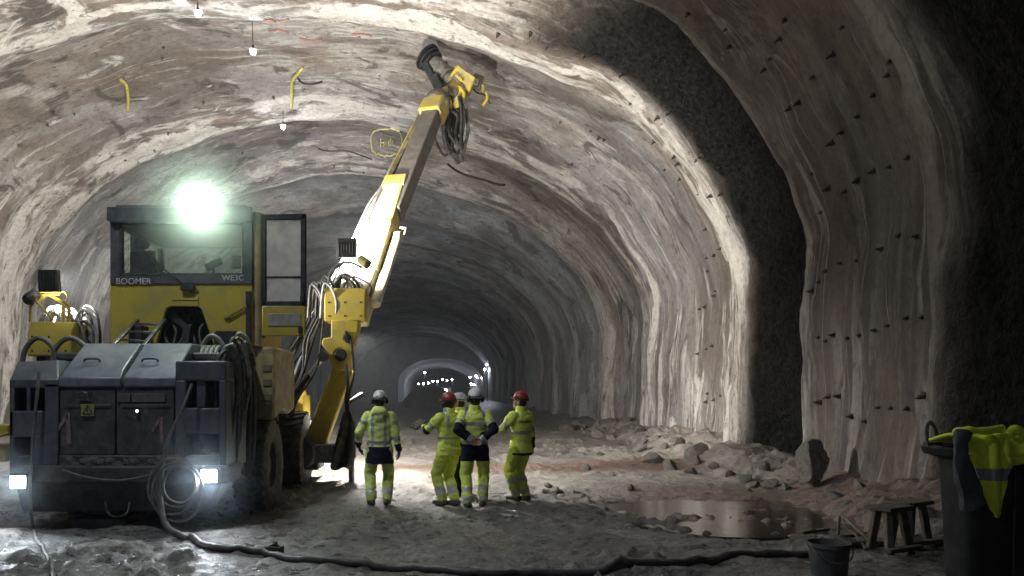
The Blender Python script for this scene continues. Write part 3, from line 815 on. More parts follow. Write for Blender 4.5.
# open door, swung out square to the side
mb = MB(); Yd = 12.0
for (x0, y0, x1, y1) in ((262, 214.5, 266, 306), (300.5, 214.5, 305, 306), (262, 214.5, 305, 219.5), (262, 301, 305, 306)): mb.pbox(x0, y0, x1, y1, Yd, Yd + .07)
mb.pbox(265, 276, 301, 278, Yd + .01, Yd + .05)
dr = mb.build('cab_door', BLACK, rig, .012)
mb = MB(); mb.pbox(265, 218, 302, 303, Yd + .03, Yd + .04); mb.build('door_window', glassmat('door_glass', (.95, .96, .95), .42, .10), dr, smooth=False)
mb = MB(); mb.pbox(262, 306, 305, 336, Yd - .005, Yd + .07); mb.build('door_panel', YEL, dr, .012)
mb = MB(); mb.pbox(268, 313.5, 301, 326, Yd - .018, Yd); mb.build('door_label', mat('label_grey', (.36, .34, .28), .6, 0, (.22, .2, .16), .4, 8, .05), dr, .004)
mb = MB(); mb.pbox(298, 326, 302, 333, Yd - .03, Yd); mb.build('door_lock', BLACK, dr, .008)
mb = MB(); mb.pbox(300, 296, 304, 302, Yd - .03, Yd); mb.build('door_latch', BLACK, dr, .008)
# lamp on the cab roof looking back
c = P(203, 210, 12.22)
mb = MB(); mb.lathe([(0, .12), (.08, .12), (.15, .04), (.165, -.02), (.15, -.03)], c, (0, 1, 0), 28); mb.box((c.x - .03, c.y + .05, c.z), (c.x + .03, c.y + .2, c.z + .12))
rl = mb.build('rear_work_lamp', BLACK, rig)
mb = MB(); mb.lathe([(.15, -.022), (.12, -.05), (.06, -.065), (0, -.07)], c, (0, 1, 0), 28); mb.build('lens', emat('roof_lamp_glow', (.90, 1.0, .90), 60), rl)
lamp('rear_lamp_beam', 'SPOT', c + Vector((0, -.1, 0)), REAR_W, (.80, 1.0, .84), rl, (.25, -1, -.10), 179, .15, .12)

# ladder lying against the lids
mb = MB()
A0, A1, B0, B1 = P(91, 368, 10.98), P(138, 320, 12.25), P(120, 374, 10.86), P(165, 320, 12.25)
for a, b in ((A0, A1), (B0, B1)): mb.bar(a, b, .055, .05)
lad = mb.build('ladder', STEEL, rig, .01)
for k in range(6):
    t = .06 + k * .17
    mb = MB(); mb.bar(A0.lerp(A1, t), B0.lerp(B1, t), .05, .035); mb.build('rung', STEEL, lad, .006)
mb = MB(); mb.pbox(128, 325, 142, 344, 12.1, 12.4); mb.build('junction_box', BLACK, rig, .02)

# rear left yellow fitting at the edge
mb = MB(); mb.pbox(-14, 425, 7, 436, 12.4, 12.9); mb.pbox(-14, 445, 5, 462, 12.4, 12.9); mb.bar(P(-12, 440, 12.3), P(8, 433, 12.3), .05, .05); mb.build('side_step', YEL, rig, .02)

# hose reel with loops on the right rear corner
random.seed(12)
for k in range(11):
    mb = MB(); x = 226 + k * 2.1; Y = 10.85 + k * .11; top = 338 + 12 * abs(k - 5) / 5 + random.uniform(-3, 6); bot = 452 + random.uniform(-28, 26); wd = random.uniform(6, 11)
    pts = []
    for t in np.linspace(0, 2 * math.pi, 25)[:-1]:
        pts.append(P(x + wd * math.sin(t) * (1 + .25 * math.cos(t)) + 2 * math.sin(2 * t + k), (top + bot) / 2 - (bot - top) / 2 * math.cos(t), Y + .10 * math.sin(t)))
    mb.tube(pts, .026 + .006 * (k % 3), 9, True); mb.build('hanging_hose', HOSE if k % 4 else RUB, rig)
mb = MB(); c = P(218, 366, 11.9)
for k in range(5): mb.tube([c + Vector((-.25 + .07 * k, .28 * math.cos(t), .28 * math.sin(t))) for t in np.linspace(0, 2 * math.pi, 25)[:-1]], .036, 9, True)
mb.build('coiled_hose', HOSE, rig)
for (x0, top, x1, Y) in ((205, 336, 222, 11.9), (236, 334, 248, 11.9), (28, 338, 52, 11.6), (58, 338, 84, 11.6)):
    mb = MB(); mb.tube(curve([P(x0 - 6, 366, Y), P(x0 - 2, top + 10, Y), P((x0 + x1) / 2 - 2, top, Y), P(x1, top + 8, Y), P(x1 + 6, 366, Y)]), .038); mb.build('hose_arch', HOSE, rig)
mb = MB()                                                     # coil of thin cable hung at the rear
c = P(175, 484, 10.3)
for k, (r, dx, dz) in enumerate(((.34, 0, 0), (.32, .03, .02), (.36, -.02, -.03), (.24, .08, .0), (.38, .06, -.10))):
    mb.tube([c + Vector((dx + r * .86 * math.cos(t), -.02 * k + .02 * math.sin(3 * t), dz + r * math.sin(t))) for t in np.linspace(0, 2 * math.pi, 33)[:-1]], .017, 8, True)
mb.build('cable_coil', HOSE, rig)
mb = MB(); mb.tube(curve([P(192, 384, 10.5), P(182, 410, 10.38), P(168, 440, 10.3), P(163, 470, 10.25)]), .022); mb.build('feed_hose', HOSE, rig)

# boom bases: yellow valve box, bracket, pair of lamps, loops of hose
def flood(px, py, w, h, Y, par, tilt, aim):
    c = P(px, py, Y); hw = w * Y / FX / 2; hh = h * Y / FX / 2
    M = Matrix.Translation(c) @ Matrix.Rotation(tilt, 4, 'X')
    mb = MB(); mb.box((-hw, -.07, -hh), (hw, .07, hh), M)
    for k in range(7): mb.box((-hw * .9 + k * hw * .3 - .01, -.10, -hh * .9), (-hw * .9 + k * hw * .3 + .01, -.06, hh * .55), M)
    mb.box((-hw * .5, -.10, -hh * .95), (hw * .5, -.06, -hh * .55), M)
    f = mb.build('flood_lamp', BLACK, par, .015)
    mb = MB(); mb.box((-hw * .92, .07, -hh * .9), (hw * .92, .085, hh * .9), M); mb.build('flood_lens', emat('flood_glow', (1, .96, .88), 40), f)
    mb = MB(); mb.tube([M @ Vector(q) for q in ((-hw - .02, 0, 0), (-hw - .03, 0, -hh * 1.15), (hw + .03, 0, -hh * 1.15), (hw + .02, 0, 0))], .014, 8); mb.build('yoke', STEEL, f)
    lamp('flood_beam', 'SPOT', M @ Vector((0, .16, 0)), FLOOD_W, (1, .955, .885), f, aim, 159, .38, .12)
    lamp('flood_core', 'SPOT', M @ Vector((0, .16, 0)), CORE_W, (.97, .97, .95), f, (aim[0] * .3, 1, .07), 62, 1.0, .12)
def valve_box(x0, y0, x1, y1, Y, name):
    a, b = P(x0, y1, Y), P(x1, y0, Y); d = .75
    mb = MB()
    prof = [(0, a.z), (0, a.z + (b.z - a.z) * .68), (.14, b.z), (d, b.z), (d, a.z)]
    n = len(prof)
    mb.add([(a.x, Y + q[0], q[1]) for q in prof] + [(b.x, Y + q[0], q[1]) for q in prof], [tuple(range(n)), tuple(range(2 * n - 1, n - 1, -1))] + [(i, (i + 1) % n, (i + 1) % n + n, i + n) for i in range(n)])
    bx = mb.build(name, YEL, rig, .025)
    mb = MB()
    for fx_ in (.12, .5, .88):
        for fz in (.15, .55): mb.cyl((a.x + (b.x - a.x) * fx_, Y - .012, a.z + (b.z - a.z) * fz), (a.x + (b.x - a.x) * fx_, Y + .01, a.z + (b.z - a.z) * fz), .018, n=8)
    mb.build('box_screws', BLACK, bx)
    return bx
vb = valve_box(324, 287, 365.5, 321, 16.0, 'valve_box')
mb = MB()
mb.tube(curve([P(328, 288, 16.3), P(331, 272, 16.3), P(340, 264, 16.3), P(352, 263, 16.3), P(362, 268, 16.3)]), .028)
mb.bar(P(331, 272, 16.3), P(345, 262, 16.3), .05, .04); mb.build('lamp_bracket', GRIME, vb)
mb = MB(); c = P(352, 326, 16.75); mb.box((c.x - .14, c.y - .1, c.z - .1), (c.x + .14, c.y + .12, c.z + .1)); swl = mb.build('side_work_lamp', BLACK, vb, .02)
mb = MB(); mb.box((c.x - .11, c.y - .08, c.z - .125), (c.x + .11, c.y + .1, c.z - .1)); mb.build('side_lens', MATS.get('flood_glow') or emat('flood_glow', (1, .96, .88), 40), swl)
lamp('side_beam', 'SPOT', c + Vector((.05, .0, -.16)), SIDE_W, (1, .97, .92), swl, (.62, .12, -1), 140, .5, .1)
flood(347.5, 248, 18.5, 19, 16.2, vb, .10, (.12, 1, .27))
mb = MB(); cdir = (P(371, 269, 16.2) - P(360, 261, 16.4)); mb.lathe([(.0, 0), (.09, .0), (.10, .05), (.10, .26), (.08, .28), (0, .28)], P(360, 259, 16.3), cdir, 16); mb.build('spot_lamp', mat('lamp_olive', (.20, .17, .03), .5, 0, (.1, .09, .05), .4, 9), vb)
vl = valve_box(27, 321, 71, 356, 14.2, 'valve_box')
mb = MB()
mb.bar(P(38, 302, 14.5), P(48, 294, 14.5), .05, .05); mb.bar(P(48, 294, 14.5), P(63, 303, 14.5), .05, .05); mb.bar(P(40, 294, 14.5), P(60, 294, 14.5), .04, .06)
mb.tube([P(30, 322, 14.4), P(31, 306, 14.4), P(37, 300, 14.4)], .024); mb.tube([P(69, 322, 14.4), P(69, 306, 14.4), P(63, 301, 14.4)], .03); mb.tube([P(36, 301, 14.35), P(52, 319, 14.4)], .018)
mb.tube(curve([P(58, 295, 14.5), P(64, 292, 14.5), P(67, 297, 14.5), P(65, 303, 14.5)], 5), .012)
mb.bar(P(63, 303, 14.5), P(64, 322, 14.5), .06, .05); mb.build('lamp_bracket', YEL, vl)
flood(49.5, 281, 19, 22, 14.3, vl, .08, (.15, 1, .30))
mb = MB(); mb.lathe([(0, 0), (.09, 0), (.11, .05), (.11, .24), (.09, .27), (0, .27)], P(26.5, 300.5, 14.3), P(36, 294, 14.5) - P(26.5, 300.5, 14.3), 16); mb.build('spot_lamp', BLACK, vl)
random.seed(3)
def hose_fan(x0, x1, y0, y1, Y, n, m, par, name='hose_loop', hang=1.0):
    for k in range(n):
        a = x0 + (x1 - x0) * random.random() * .5; b = a + (x1 - x0) * random.uniform(.3, .6); top = y0 + (y1 - y0) * random.uniform(0, .35); yy = Y + random.uniform(-.15, .3)
        mb = MB(); mb.tube(curve([P(a, y1, yy), P(a + 1, (top + y1) / 2, yy), P((a + b) / 2 - 2, top, yy + .05), P(b, top + 6, yy), P(b + 4 * hang, (top + y1) / 2 + 4, yy - .05), P(b + 2, y1 + 4, yy)], 7), random.choice((.022, .028, .032))); mb.build(name, m[k % len(m)], par)
hose_fan(40, 78, 305, 326, 14.8, 7, (WHOSE,), vl)
hose_fan(64, 98, 306, 352, 14.6, 13, (HOSE, RUB, HOSE, WHOSE), vl)
hose_fan(308, 334, 276, 318, 16.2, 9, (HOSE, RUB, RUB, HOSE, WHOSE), vb)
hose_fan(332, 372, 272, 292, 16.5, 8, (RUB, HOSE, WHOSE), vb)
mb = MB(); mb.pbox(45, 355, 54, 372, 14.2, 14.5); mb.pbox(36, 355, 64, 366, 14.3, 14.8); mb.bar(P(50, 362, 14.6), Vector((-5.4, 15.6, 1.4)), .3, .3); mb.build('left_boom_support', BLACK, rig, .02)

# right boom: swing arm from the chassis up to the boom pivot
mb = MB(); Ya = 15.9
poly = [(333, 366), (340, 362), (352, 372), (323, 450), (316, 462), (302, 462), (298, 452), (304, 440)]
mb.prism([P(x, y, Ya) for x, y in poly], (0, .42, 0))
arm = mb.build('swing_arm', YEL, rig, .03)
mb = MB()
poly = [(331, 320), (359, 320), (358, 330), (352, 352), (349, 371), (335, 371), (330, 363), (327, 352), (321, 344), (323, 338), (331, 337)]
mb.prism([P(x, y, Ya - .04) for x, y in poly], (0, .5, 0)); mb.build('boom_bracket', YEL, arm, .025)
mb = MB()
for x, y, r in ((340.5, 355, .125), (347.5, 338, .075)): mb.lathe([(0, -.03), (r * .8, -.03), (r, 0), (r, .06)], P(x, y, Ya - .05), (0, 1, 0), 20); mb.lathe([(r * 1.25, -.005), (r * 1.25, .04)], P(x, y, Ya - .05), (0, 1, 0), 20)
mb.bar(P(346, 331, Ya - .08), P(348, 343, Ya - .08), .06, .04); mb.build('pivot_pin', BLACK, arm)
mb = MB(); mb.lathe([(0, -.25), (.3, -.25), (.34, -.2), (.34, .6), (0, .6)], P(300, 452, 15.9), (0, 1, 0), 20); mb.pbox(284, 440, 318, 470, 16.0, 16.9); mb.build('arm_pivot', GRIME, arm, .02)
mb = MB(); a, b = P(281, 412, 15.6), P(323, 357, 15.8); m_ = a.lerp(b, .66); mb.cyl(a, m_, .105); mb.cyl(m_, b, .05); mb.lathe([(.0, -.07), (.1, -.07), (.1, .07), (0, .07)], b, (0, 1, 0)); mb.build('lift_cylinder', BLACK, arm)
mb = MB(); mb.cyl(a.lerp(b, .64), a.lerp(b, .97), .053); mb.build('piston_rod', CHROME, arm)
mb = MB(); a, b = P(287, 402, 15.95), P(312, 334, 16.2); mb.cyl(a, a.lerp(b, .8), .085); mb.cyl(a.lerp(b, .8), P(322, 322, 16.3), .04); mb.build('swing_cylinder', BLACK, arm)
for k in range(7):
    mb = MB(); x = 272 + 3.6 * k; j = lambda: random.uniform(-4, 4)
    mb.tube(curve([P(x, 430, 15.7 + .05 * k), P(x + 5 + j(), 405, 15.6), P(x + 13 + k + j(), 368 + j(), 15.7), P(x + 24 + j(), 340 + j(), 15.9), P(x + 36 - k, 318, 16.1)], 6), .032 if k % 2 else .024); mb.build('arm_hose', RUB if k != 4 else HOSE, arm)
for hx in (-5.0, -3.6):
    mb = MB(); mb.box((hx - .12, 18.0, 1.0), (hx + .12, 18.14, 1.22)); fh = mb.build('front_headlight', BLACK, rig, .02)
    mb = MB(); mb.box((hx - .1, 18.14, 1.02), (hx + .1, 18.155, 1.2)); mb.build('front_lens', MATS['flood_glow'], fh)
    lamp('front_beam', 'SPOT', (hx, 18.25, 1.12), FRONT_W, (1, .97, .92), fh, (.12, 1, -.02), 150, .6, .1)
mb = MB(); mb.pbox(276, 395, 304, 422, 16.7, 17.5); mb.bar(P(277, 396, 16.8), P(304, 386, 16.9), .1, .4); mb.build('front_step_box', YEL, rig, .03)
mb = MB(); mb.pbox(314, 445, 341, 463, 15.7, 16.2); mb.build('outrigger_beam', STEEL, rig, .02)
mb = MB(); mb.cyl(P(351.5, 425, 15.35), P(351.5, 484, 15.35), .055); mb.pbox(347.5, 420, 355.5, 458, 15.3, 15.45)
mb.lathe([(0, .06), (.1, .06), (.17, .02), (.18, -.03), (0, -.03)], P(351.5, 485, 15.35), (0, 0, 1), 20); mb.build('outrigger_leg', STEEL, rig)
mb = MB()                                                     # black rubber apron
rows = [(411, 344, 350), (420, 341, 353), (436, 337, 355), (455, 332, 355), (466, 330, 353), (469, 331, 350)]
G = []
for y, x0, x1 in rows: G.append([P(x0 + (x1 - x0) * t, y + 1.5 * math.sin(7 * t), 15.12 + .05 * math.sin(9 * t + y * .05)) for t in np.linspace(0, 1, 9)])
mb.add([v for r_ in G for v in r_] + [v + Vector((0, .05, 0)) for r_ in G for v in r_], [(i * 9 + k, i * 9 + k + 1, (i + 1) * 9 + k + 1, (i + 1) * 9 + k) for i in range(5) for k in range(8)] + [(54 + i * 9 + k, 54 + i * 9 + k + 1, 54 + (i + 1) * 9 + k + 1, 54 + (i + 1) * 9 + k) for i in range(5) for k in range(8)])
ap = mb.build('rubber_apron', RUB, rig)
mb = MB(); mb.tube(curve([P(346, 365, 15.6), P(348, 385, 15.35), P(346, 400, 15.2), P(347, 413, 15.12)]), .03); mb.tube(curve([P(351, 340, 15.6), P(354, 372, 15.3), P(349, 395, 15.2), P(348, 413, 15.12)]), .02); mb.build('apron_strap', RUB, ap)
mb = MB(); mb.bar(P(350, 402, 15.6), P(362, 394, 15.9), .07, .07); mb.build('drawbar', STEEL, rig)

# the boom itself
A, B_, C_, D_ = P(350, 318, 16.4), P(398, 186, 19.3), P(436, 106, 21.5), P(450, 86, 22.0)
mb = MB(); mb.bar(A, B_, .66, .55, (0, 0, 1), .46, .46)
boom = mb.build('boom', CREAM, rig, .035)
def along(a, b, t): return a.lerp(b, t)
mb = MB(); e = (B_ - A).normalized(); sd = e.cross(Vector((0, 0, 1))).normalized(); up = sd.cross(e)
mb.bar(along(A, B_, .28) + sd * .30, along(A, B_, .98) + sd * .23, .05, .5); mb.bar(along(A, B_, .93), along(A, B_, 1.02), .56, .56); mb.bar(along(A, B_, .60), along(A, B_, .64), .6, .56)
mb.build('boom_sleeve', YEL2, boom, .02)
mb = MB(); mb.bar(along(A, C_, .42), C_, .46, .42); mb.build('boom_extension', mat('boom_grey', (.115, .10, .088), .5, .1, (.19, .17, .15), .5, 3), boom, .03)
mb = MB(); ex = (C_ - B_).normalized(); s2 = ex.cross(Vector((0, 0, 1))).normalized(); u2 = s2.cross(ex)
mb.bar(B_ - s2 * .34 - ex * 1.4, C_ - s2 * .31 - ex * .15, .13, .14); mb.build('hose_rail', mat('rail_dark', (.10, .085, .065), .6, 0, (.3, .24, .06), .5, 5), boom, .01)
mb = MB(); mb.bar(B_ - s2 * .42 - ex * 1.6, C_ - s2 * .39 - ex * .9, .07, .10); mb.build('rail_guard', YEL2, boom, .01)
mb = MB(); a = along(A, B_, .10) + sd * .42 - up * .05; b = along(A, B_, .58) + sd * .40 - up * .05; mb.cyl(a, along(a, b, .7), .12); mb.cyl(along(a, b, .7), b, .12); mb.lathe([(.0, -.09), (.13, -.09), (.13, .09), (0, .09)], b, sd)
mb.tube([b + sd * .02, b + sd * .14 + e * .12, b + sd * .14 + e * .3, b + e * .34], .03); mb.build('boom_cylinder', CREAM, boom)
for k in range(6):
    mb = MB(); o_ = -sd * (.25 + .045 * k) + up * (.1 + .04 * (k % 3))
    mb.tube(curve([A + o_ * 1.5 - e * .2, along(A, B_, .25) + o_ * 1.25, along(A, B_, .5) + o_ * 1.1, along(A, B_, .8) + o_, B_ - s2 * .38 + u2 * .05 * (k % 3), along(B_, C_, .35) - s2 * (.40 + .02 * k)], 6), .02); mb.build('boom_hose', WHOSE if k % 3 else HOSE, boom)
# end of the boom
mb = MB(); mb.bar(C_ - ex * .55, C_ + ex * .08, .60, .56); mb.build('boom_collar', YEL2, boom, .05)
mb = MB(); mb.lathe([(.0, -.02), (.33, -.02), (.36, .03), (.36, .10), (.30, .12), (.34, .16), (.34, .24), (.26, .27), (.26, .40)], C_ + ex * .05, ex, 24); mb.build('rotation_ring', mat('worn_steel', (.22, .19, .16), .4, .5, (.10, .09, .07), .5, 8), boom)
H0, H1 = P(447, 103, 21.9), P(467, 70, 22.5); hd = (H1 - H0).normalized(); hs = hd.cross(Vector((0, 1, 0))).normalized()
mb = MB()
q = [(441, 88), (452, 82), (462, 85), (466, 93), (462, 104), (454, 110), (446, 106), (440, 96)]
mb.prism([P(x, y + 0, 21.85) for x, y in q], (0, .5, 0))
hk = mb.build('head_knuckle', YEL2, boom, .05)
mb = MB()
q = [(448, 78), (457, 64), (476, 77), (470, 90), (462, 92), (450, 84)]
mb.prism([P(x, y, 22.0) for x, y in q], (0, .5, 0)); mb.build('head_plate', YEL2, hk, .04)
mb = MB(); mb.tube([P(461, 84, 21.8), P(454, 77, 21.8), P(447, 84, 21.8), P(455, 94, 21.8)], .03); mb.lathe([(0, -.05), (.13, -.05), (.15, 0), (.15, .05)], P(453, 92, 21.82), (0, 1, 0), 18); mb.build('clamp_hook', mat('worn_steel', (.22, .19, .16)), hk)
G0, G1 = P(460, 88, 22.35), P(424, 54, 22.75); gd = (G1 - G0).normalized()
mb = MB(); mb.cyl(G0, G0.lerp(G1, .72), .25, n=24); mb.lathe([(.25, 0), (.29, .02), (.29, .10), (.25, .12)], G0.lerp(G1, .30), gd, 24); mb.lathe([(.25, 0), (.28, .02), (.28, .06), (.25, .08)], G0.lerp(G1, .52), gd, 24)
mb.build('rock_drill', mat('drill_grey', (.34, .32, .29), .35, .5, (.13, .12, .10), .5, 7), hk)
mb = MB(); L_ = (G1 - G0).length
mb.lathe([(.0, -.02), (.20, -.02), (.20, .06), (.34, .07), (.34, .11), (.22, .12), (.22, .18), (.37, .19), (.37, .23), (.24, .24), (.24, .30), (.40, .31), (.40, .35), (0, .35)], G0.lerp(G1, .70), gd, 24); mb.build('end_flange', BLACK, hk)
mb = MB(); p0 = P(424, 62, 22.5); mb.bar(p0, P(440, 92, 22.3), .12, .2); mb.bar(P(434, 76, 22.4), P(441, 90, 22.3), .2, .25); mb.build('feed_rail', BLACK, hk, .02)
mb = MB(); mb.bar(P(463, 78, 22.2), P(479, 84, 22.2), .22, .2); mb.bar(P(474, 88, 22.4), P(480, 76, 22.4), .2, .3); mb.build('drill_motor', mat('worn_steel', (.22, .19, .16)), hk, .03)
random.seed(21)
for k in range(10):
    x = 449 + random.uniform(0, 12); w = random.uniform(2, 12); bt = random.uniform(128, 166); yy = 21.7 + random.uniform(-.1, .5)
    mb = MB(); xl = x - w * random.uniform(.2, 1.6)
    mb.tube(curve([P(x, 96, yy), P(x + w * .35, 112, yy), P(x + w * .30, (bt + 110) / 2, yy), P((x + xl) / 2 + 2, bt, yy), P(xl - 2, (bt + 118) / 2, yy), P(xl, 116, yy), P(444 + k * .4, 108, yy)], 7), random.choice((.035, .042, .05))); mb.build('head_hose', RUB, hk)
mb = MB(); mb.tube(curve([P(466, 108, 22), P(468, 130, 22), P(464, 150, 22), P(462, 162, 22)]), .05); mb.bar(P(452, 150, 22.1), P(459, 163, 22.1), .14, .14); mb.build('hanging_nozzle', STEEL, hk)
for pts in (((478, 80), (483, 86), (482, 94)), ((486, 92), (487, 99), (482, 106))):
    mb = MB(); mb.tube(curve([P(x, y, 22.9) for x, y in pts], 5), .045); mb.build('yellow_tube', YEL2, hk)
mb = MB(); mb.tube(curve([P(470, 84, 22.5), P(476, 92, 22.7), P(486, 96, 22.9), P(490, 104, 22.9)], 6), .022); mb.build('head_cable', RUB, hk)
# ------------------------------------------------------------------ people
HV = (.80, .88, .17)
def cloth(name, col, dirt=.12, rough=.85):
    return mat(name, col, rough, 0, tuple(c * .45 + .02 for c in col), dirt, 7, .25, .2)
HIVIS = cloth('hivis_yellow', HV); HIVIS2 = cloth('hivis_lime', (.76, .86, .28)); NAVY = cloth('navy_cloth', (.012, .016, .032)); BAND = mat('reflective_band', (.62, .63, .62), .35, .1, (.3, .3, .28), .2, 8, .1)
GREYB = mat('grey_band', (.40, .42, .40), .4, .1, (.25, .25, .22), .25, 8, .1)
SKIN = mat('skin', (.42, .25, .17), .5, 0, (.36, .19, .13), .3, 14, .05); EYE = mat('eye_dark', (.02, .015, .012), .2, 0, None, 0, 5, 0)
LIP = mat('lip', (.36, .16, .13), .5, 0, None, 0, 5, 0); HAIR = mat('dark_hair', (.022, .016, .012), .7, 0, None, 0, 30, .4)
BOOTM = mat('work_boot', (.018, .016, .015), .55, 0, (.11, .10, .09), .5, 9, .4); GLOVEM = mat('work_glove', (.016, .016, .018), .7, 0, (.06, .055, .05), .3, 12, .3)
HELW = mat('helmet_white', (.70, .71, .72), .3, 0, (.45, .43, .40), .25, 9, 0); HELR = mat('helmet_red', (.36, .022, .025), .3, 0, (.16, .05, .05), .3, 9, 0); HELD = mat('helmet_dark', (.03, .032, .036), .45, 0, (.10, .10, .10), .4, 9, .1)

def cap(mb, a, b, ra, rb, n=14):
    a = Vector(a); b = Vector(b); d = b - a; L = d.length
    if L < 1e-5: return mb.ell(a, ra)
    k = 5
    prof = [(ra * math.sin(t), -ra * math.cos(t)) for t in np.linspace(0, math.pi / 2, k)] + [(rb * math.cos(t), L + rb * math.sin(t)) for t in np.linspace(0, math.pi / 2, k)]
    return mb.lathe(prof, a, d / L, n)

def rings(mb, rs, n=26, pw=2.3):
    """closed loft through (x, y, z, rx, ry) sections"""
    vs = []
    for x, y, z, rx, ry in rs:
        for k in range(n):
            t = 2 * math.pi * k / n; c, s_ = math.cos(t), math.sin(t)
            vs.append((x + rx * math.copysign(abs(c) ** (2 / pw), c), y + ry * math.copysign(abs(s_) ** (2 / pw), s_), z))
    m = len(rs)
    fs = [(i * n + k, i * n + (k + 1) % n, (i + 1) * n + (k + 1) % n, (i + 1) * n + k) for i in range(m - 1) for k in range(n)]
    return mb.add(vs, fs + [tuple(range(n)), tuple((m - 1) * n + k for k in range(n))])

def fuse(name, mb, voxel, smooth, mats, parent, index=None, wrinkle=0.0, xf=None, floor0=False):
    """melt overlapping closed shapes into one continuous skin"""
    import bmesh
    me = bpy.data.meshes.new(name); me.from_pydata(mb.v, [], mb.f)
    bm = bmesh.new(); bm.from_mesh(me)
    bmesh.ops.remove_doubles(bm, verts=bm.verts, dist=1e-5); bmesh.ops.holes_fill(bm, edges=bm.edges, sides=0); bmesh.ops.recalc_face_normals(bm, faces=bm.faces)
    bm.to_mesh(me); bm.free()
    o = bpy.data.objects.new(name, me); COL.objects.link(o)
    r = o.modifiers.new('r', 'REMESH'); r.mode = 'VOXEL'; r.voxel_size = voxel
    if smooth:
        s_ = o.modifiers.new('s', 'SMOOTH'); s_.iterations = smooth; s_.factor = .5
    dg = bpy.context.evaluated_depsgraph_get()
    me2 = bpy.data.meshes.new_from_object(o.evaluated_get(dg))
    bpy.data.objects.remove(o); bpy.data.meshes.remove(me)
    if wrinkle:
        for v in me2.vertices:
            p = v.co; f = mnoise.noise(Vector((p.x * 7, p.y * 7, p.z * 13))) + .5 * mnoise.noise(Vector((p.x * 16, p.y * 16, p.z * 26 + 5)))
            v.co = p + v.normal * f * wrinkle
    if floor0:
        for v in me2.vertices: v.co.z = max(v.co.z, 0.0)
    me2.materials.clear()
    for m in mats: me2.materials.append(m)
    if index:
        for p in me2.polygons: p.material_index = index(p.center)
    me2.polygons.foreach_set('use_smooth', [True] * len(me2.polygons))
    me2.name = name
    o = bpy.data.objects.new(name, me2); COL.objects.link(o)
    if parent is not None: o.parent = parent
    return o

def ik(a, b, l1, l2, hint):
    a = Vector(a); b = Vector(b); d = b - a; L = min(d.length, (l1 + l2) * .999); u = d.normalized()
    x = (l1 * l1 - l2 * l2 + L * L) / (2 * L); h = math.sqrt(max(l1 * l1 - x * x, 0))
    w = Vector(hint); w = (w - u * w.dot(u)).normalized()
    return a + u * x + w * h, a + u * L

def hand(mb, w, d, palm, side, curl, grow=0.0):
    """wrist, finger direction, palm-facing direction; thumb on `side` (+1/-1) of the palm"""
    w = Vector(w); d = Vector(d).normalized(); palm = Vector(palm); palm = (palm - d * palm.dot(d)).normalized(); ac = d.cross(palm) * side
    M = Matrix((ac, palm, d)).transposed()
    mb.ell(w + d * .052, (.041 + grow, .017 + grow, .056 + grow), M, 12, 8)
    cap(mb, w - d * .03, w + d * .02, .027 + grow, .026 + grow, 10)
    for k, (off, ln) in enumerate(((.030, .074), (.010, .083), (-.010, .077), (-.029, .060))):
        p = w + d * (.090 - abs(k - 1.2) * .006) + ac * off; u = d + ac * off * 1.5; r = .0092 + grow * .6
        for j, fr in enumerate((.42, .33, .27)):
            ang = curl * (.5 + .5 * j) * (1 + .12 * k); v = (u.normalized() * math.cos(ang) + palm * math.sin(ang)).normalized()
            q = p + v * ln * fr; cap(mb, p, q, r, r * .92, 8); p = q; r *= .92
    p = w + d * .028 + ac * (.034 + grow * .4); r = .0115 + grow * .6
    for j, ln in enumerate((.034, .030, .024)):
        v = (ac * (.75 - .25 * j) + d * (.65 + .2 * j) + palm * (.35 + curl * .35 * j)).normalized(); q = p + v * ln; cap(mb, p, q, r, r * .9, 8); p = q; r *= .9

def segt(p, a, b):
    d = b - a; t = (p - a).dot(d) / d.length_squared
    return t, (p - (a + d * max(0, min(1, t)))).length

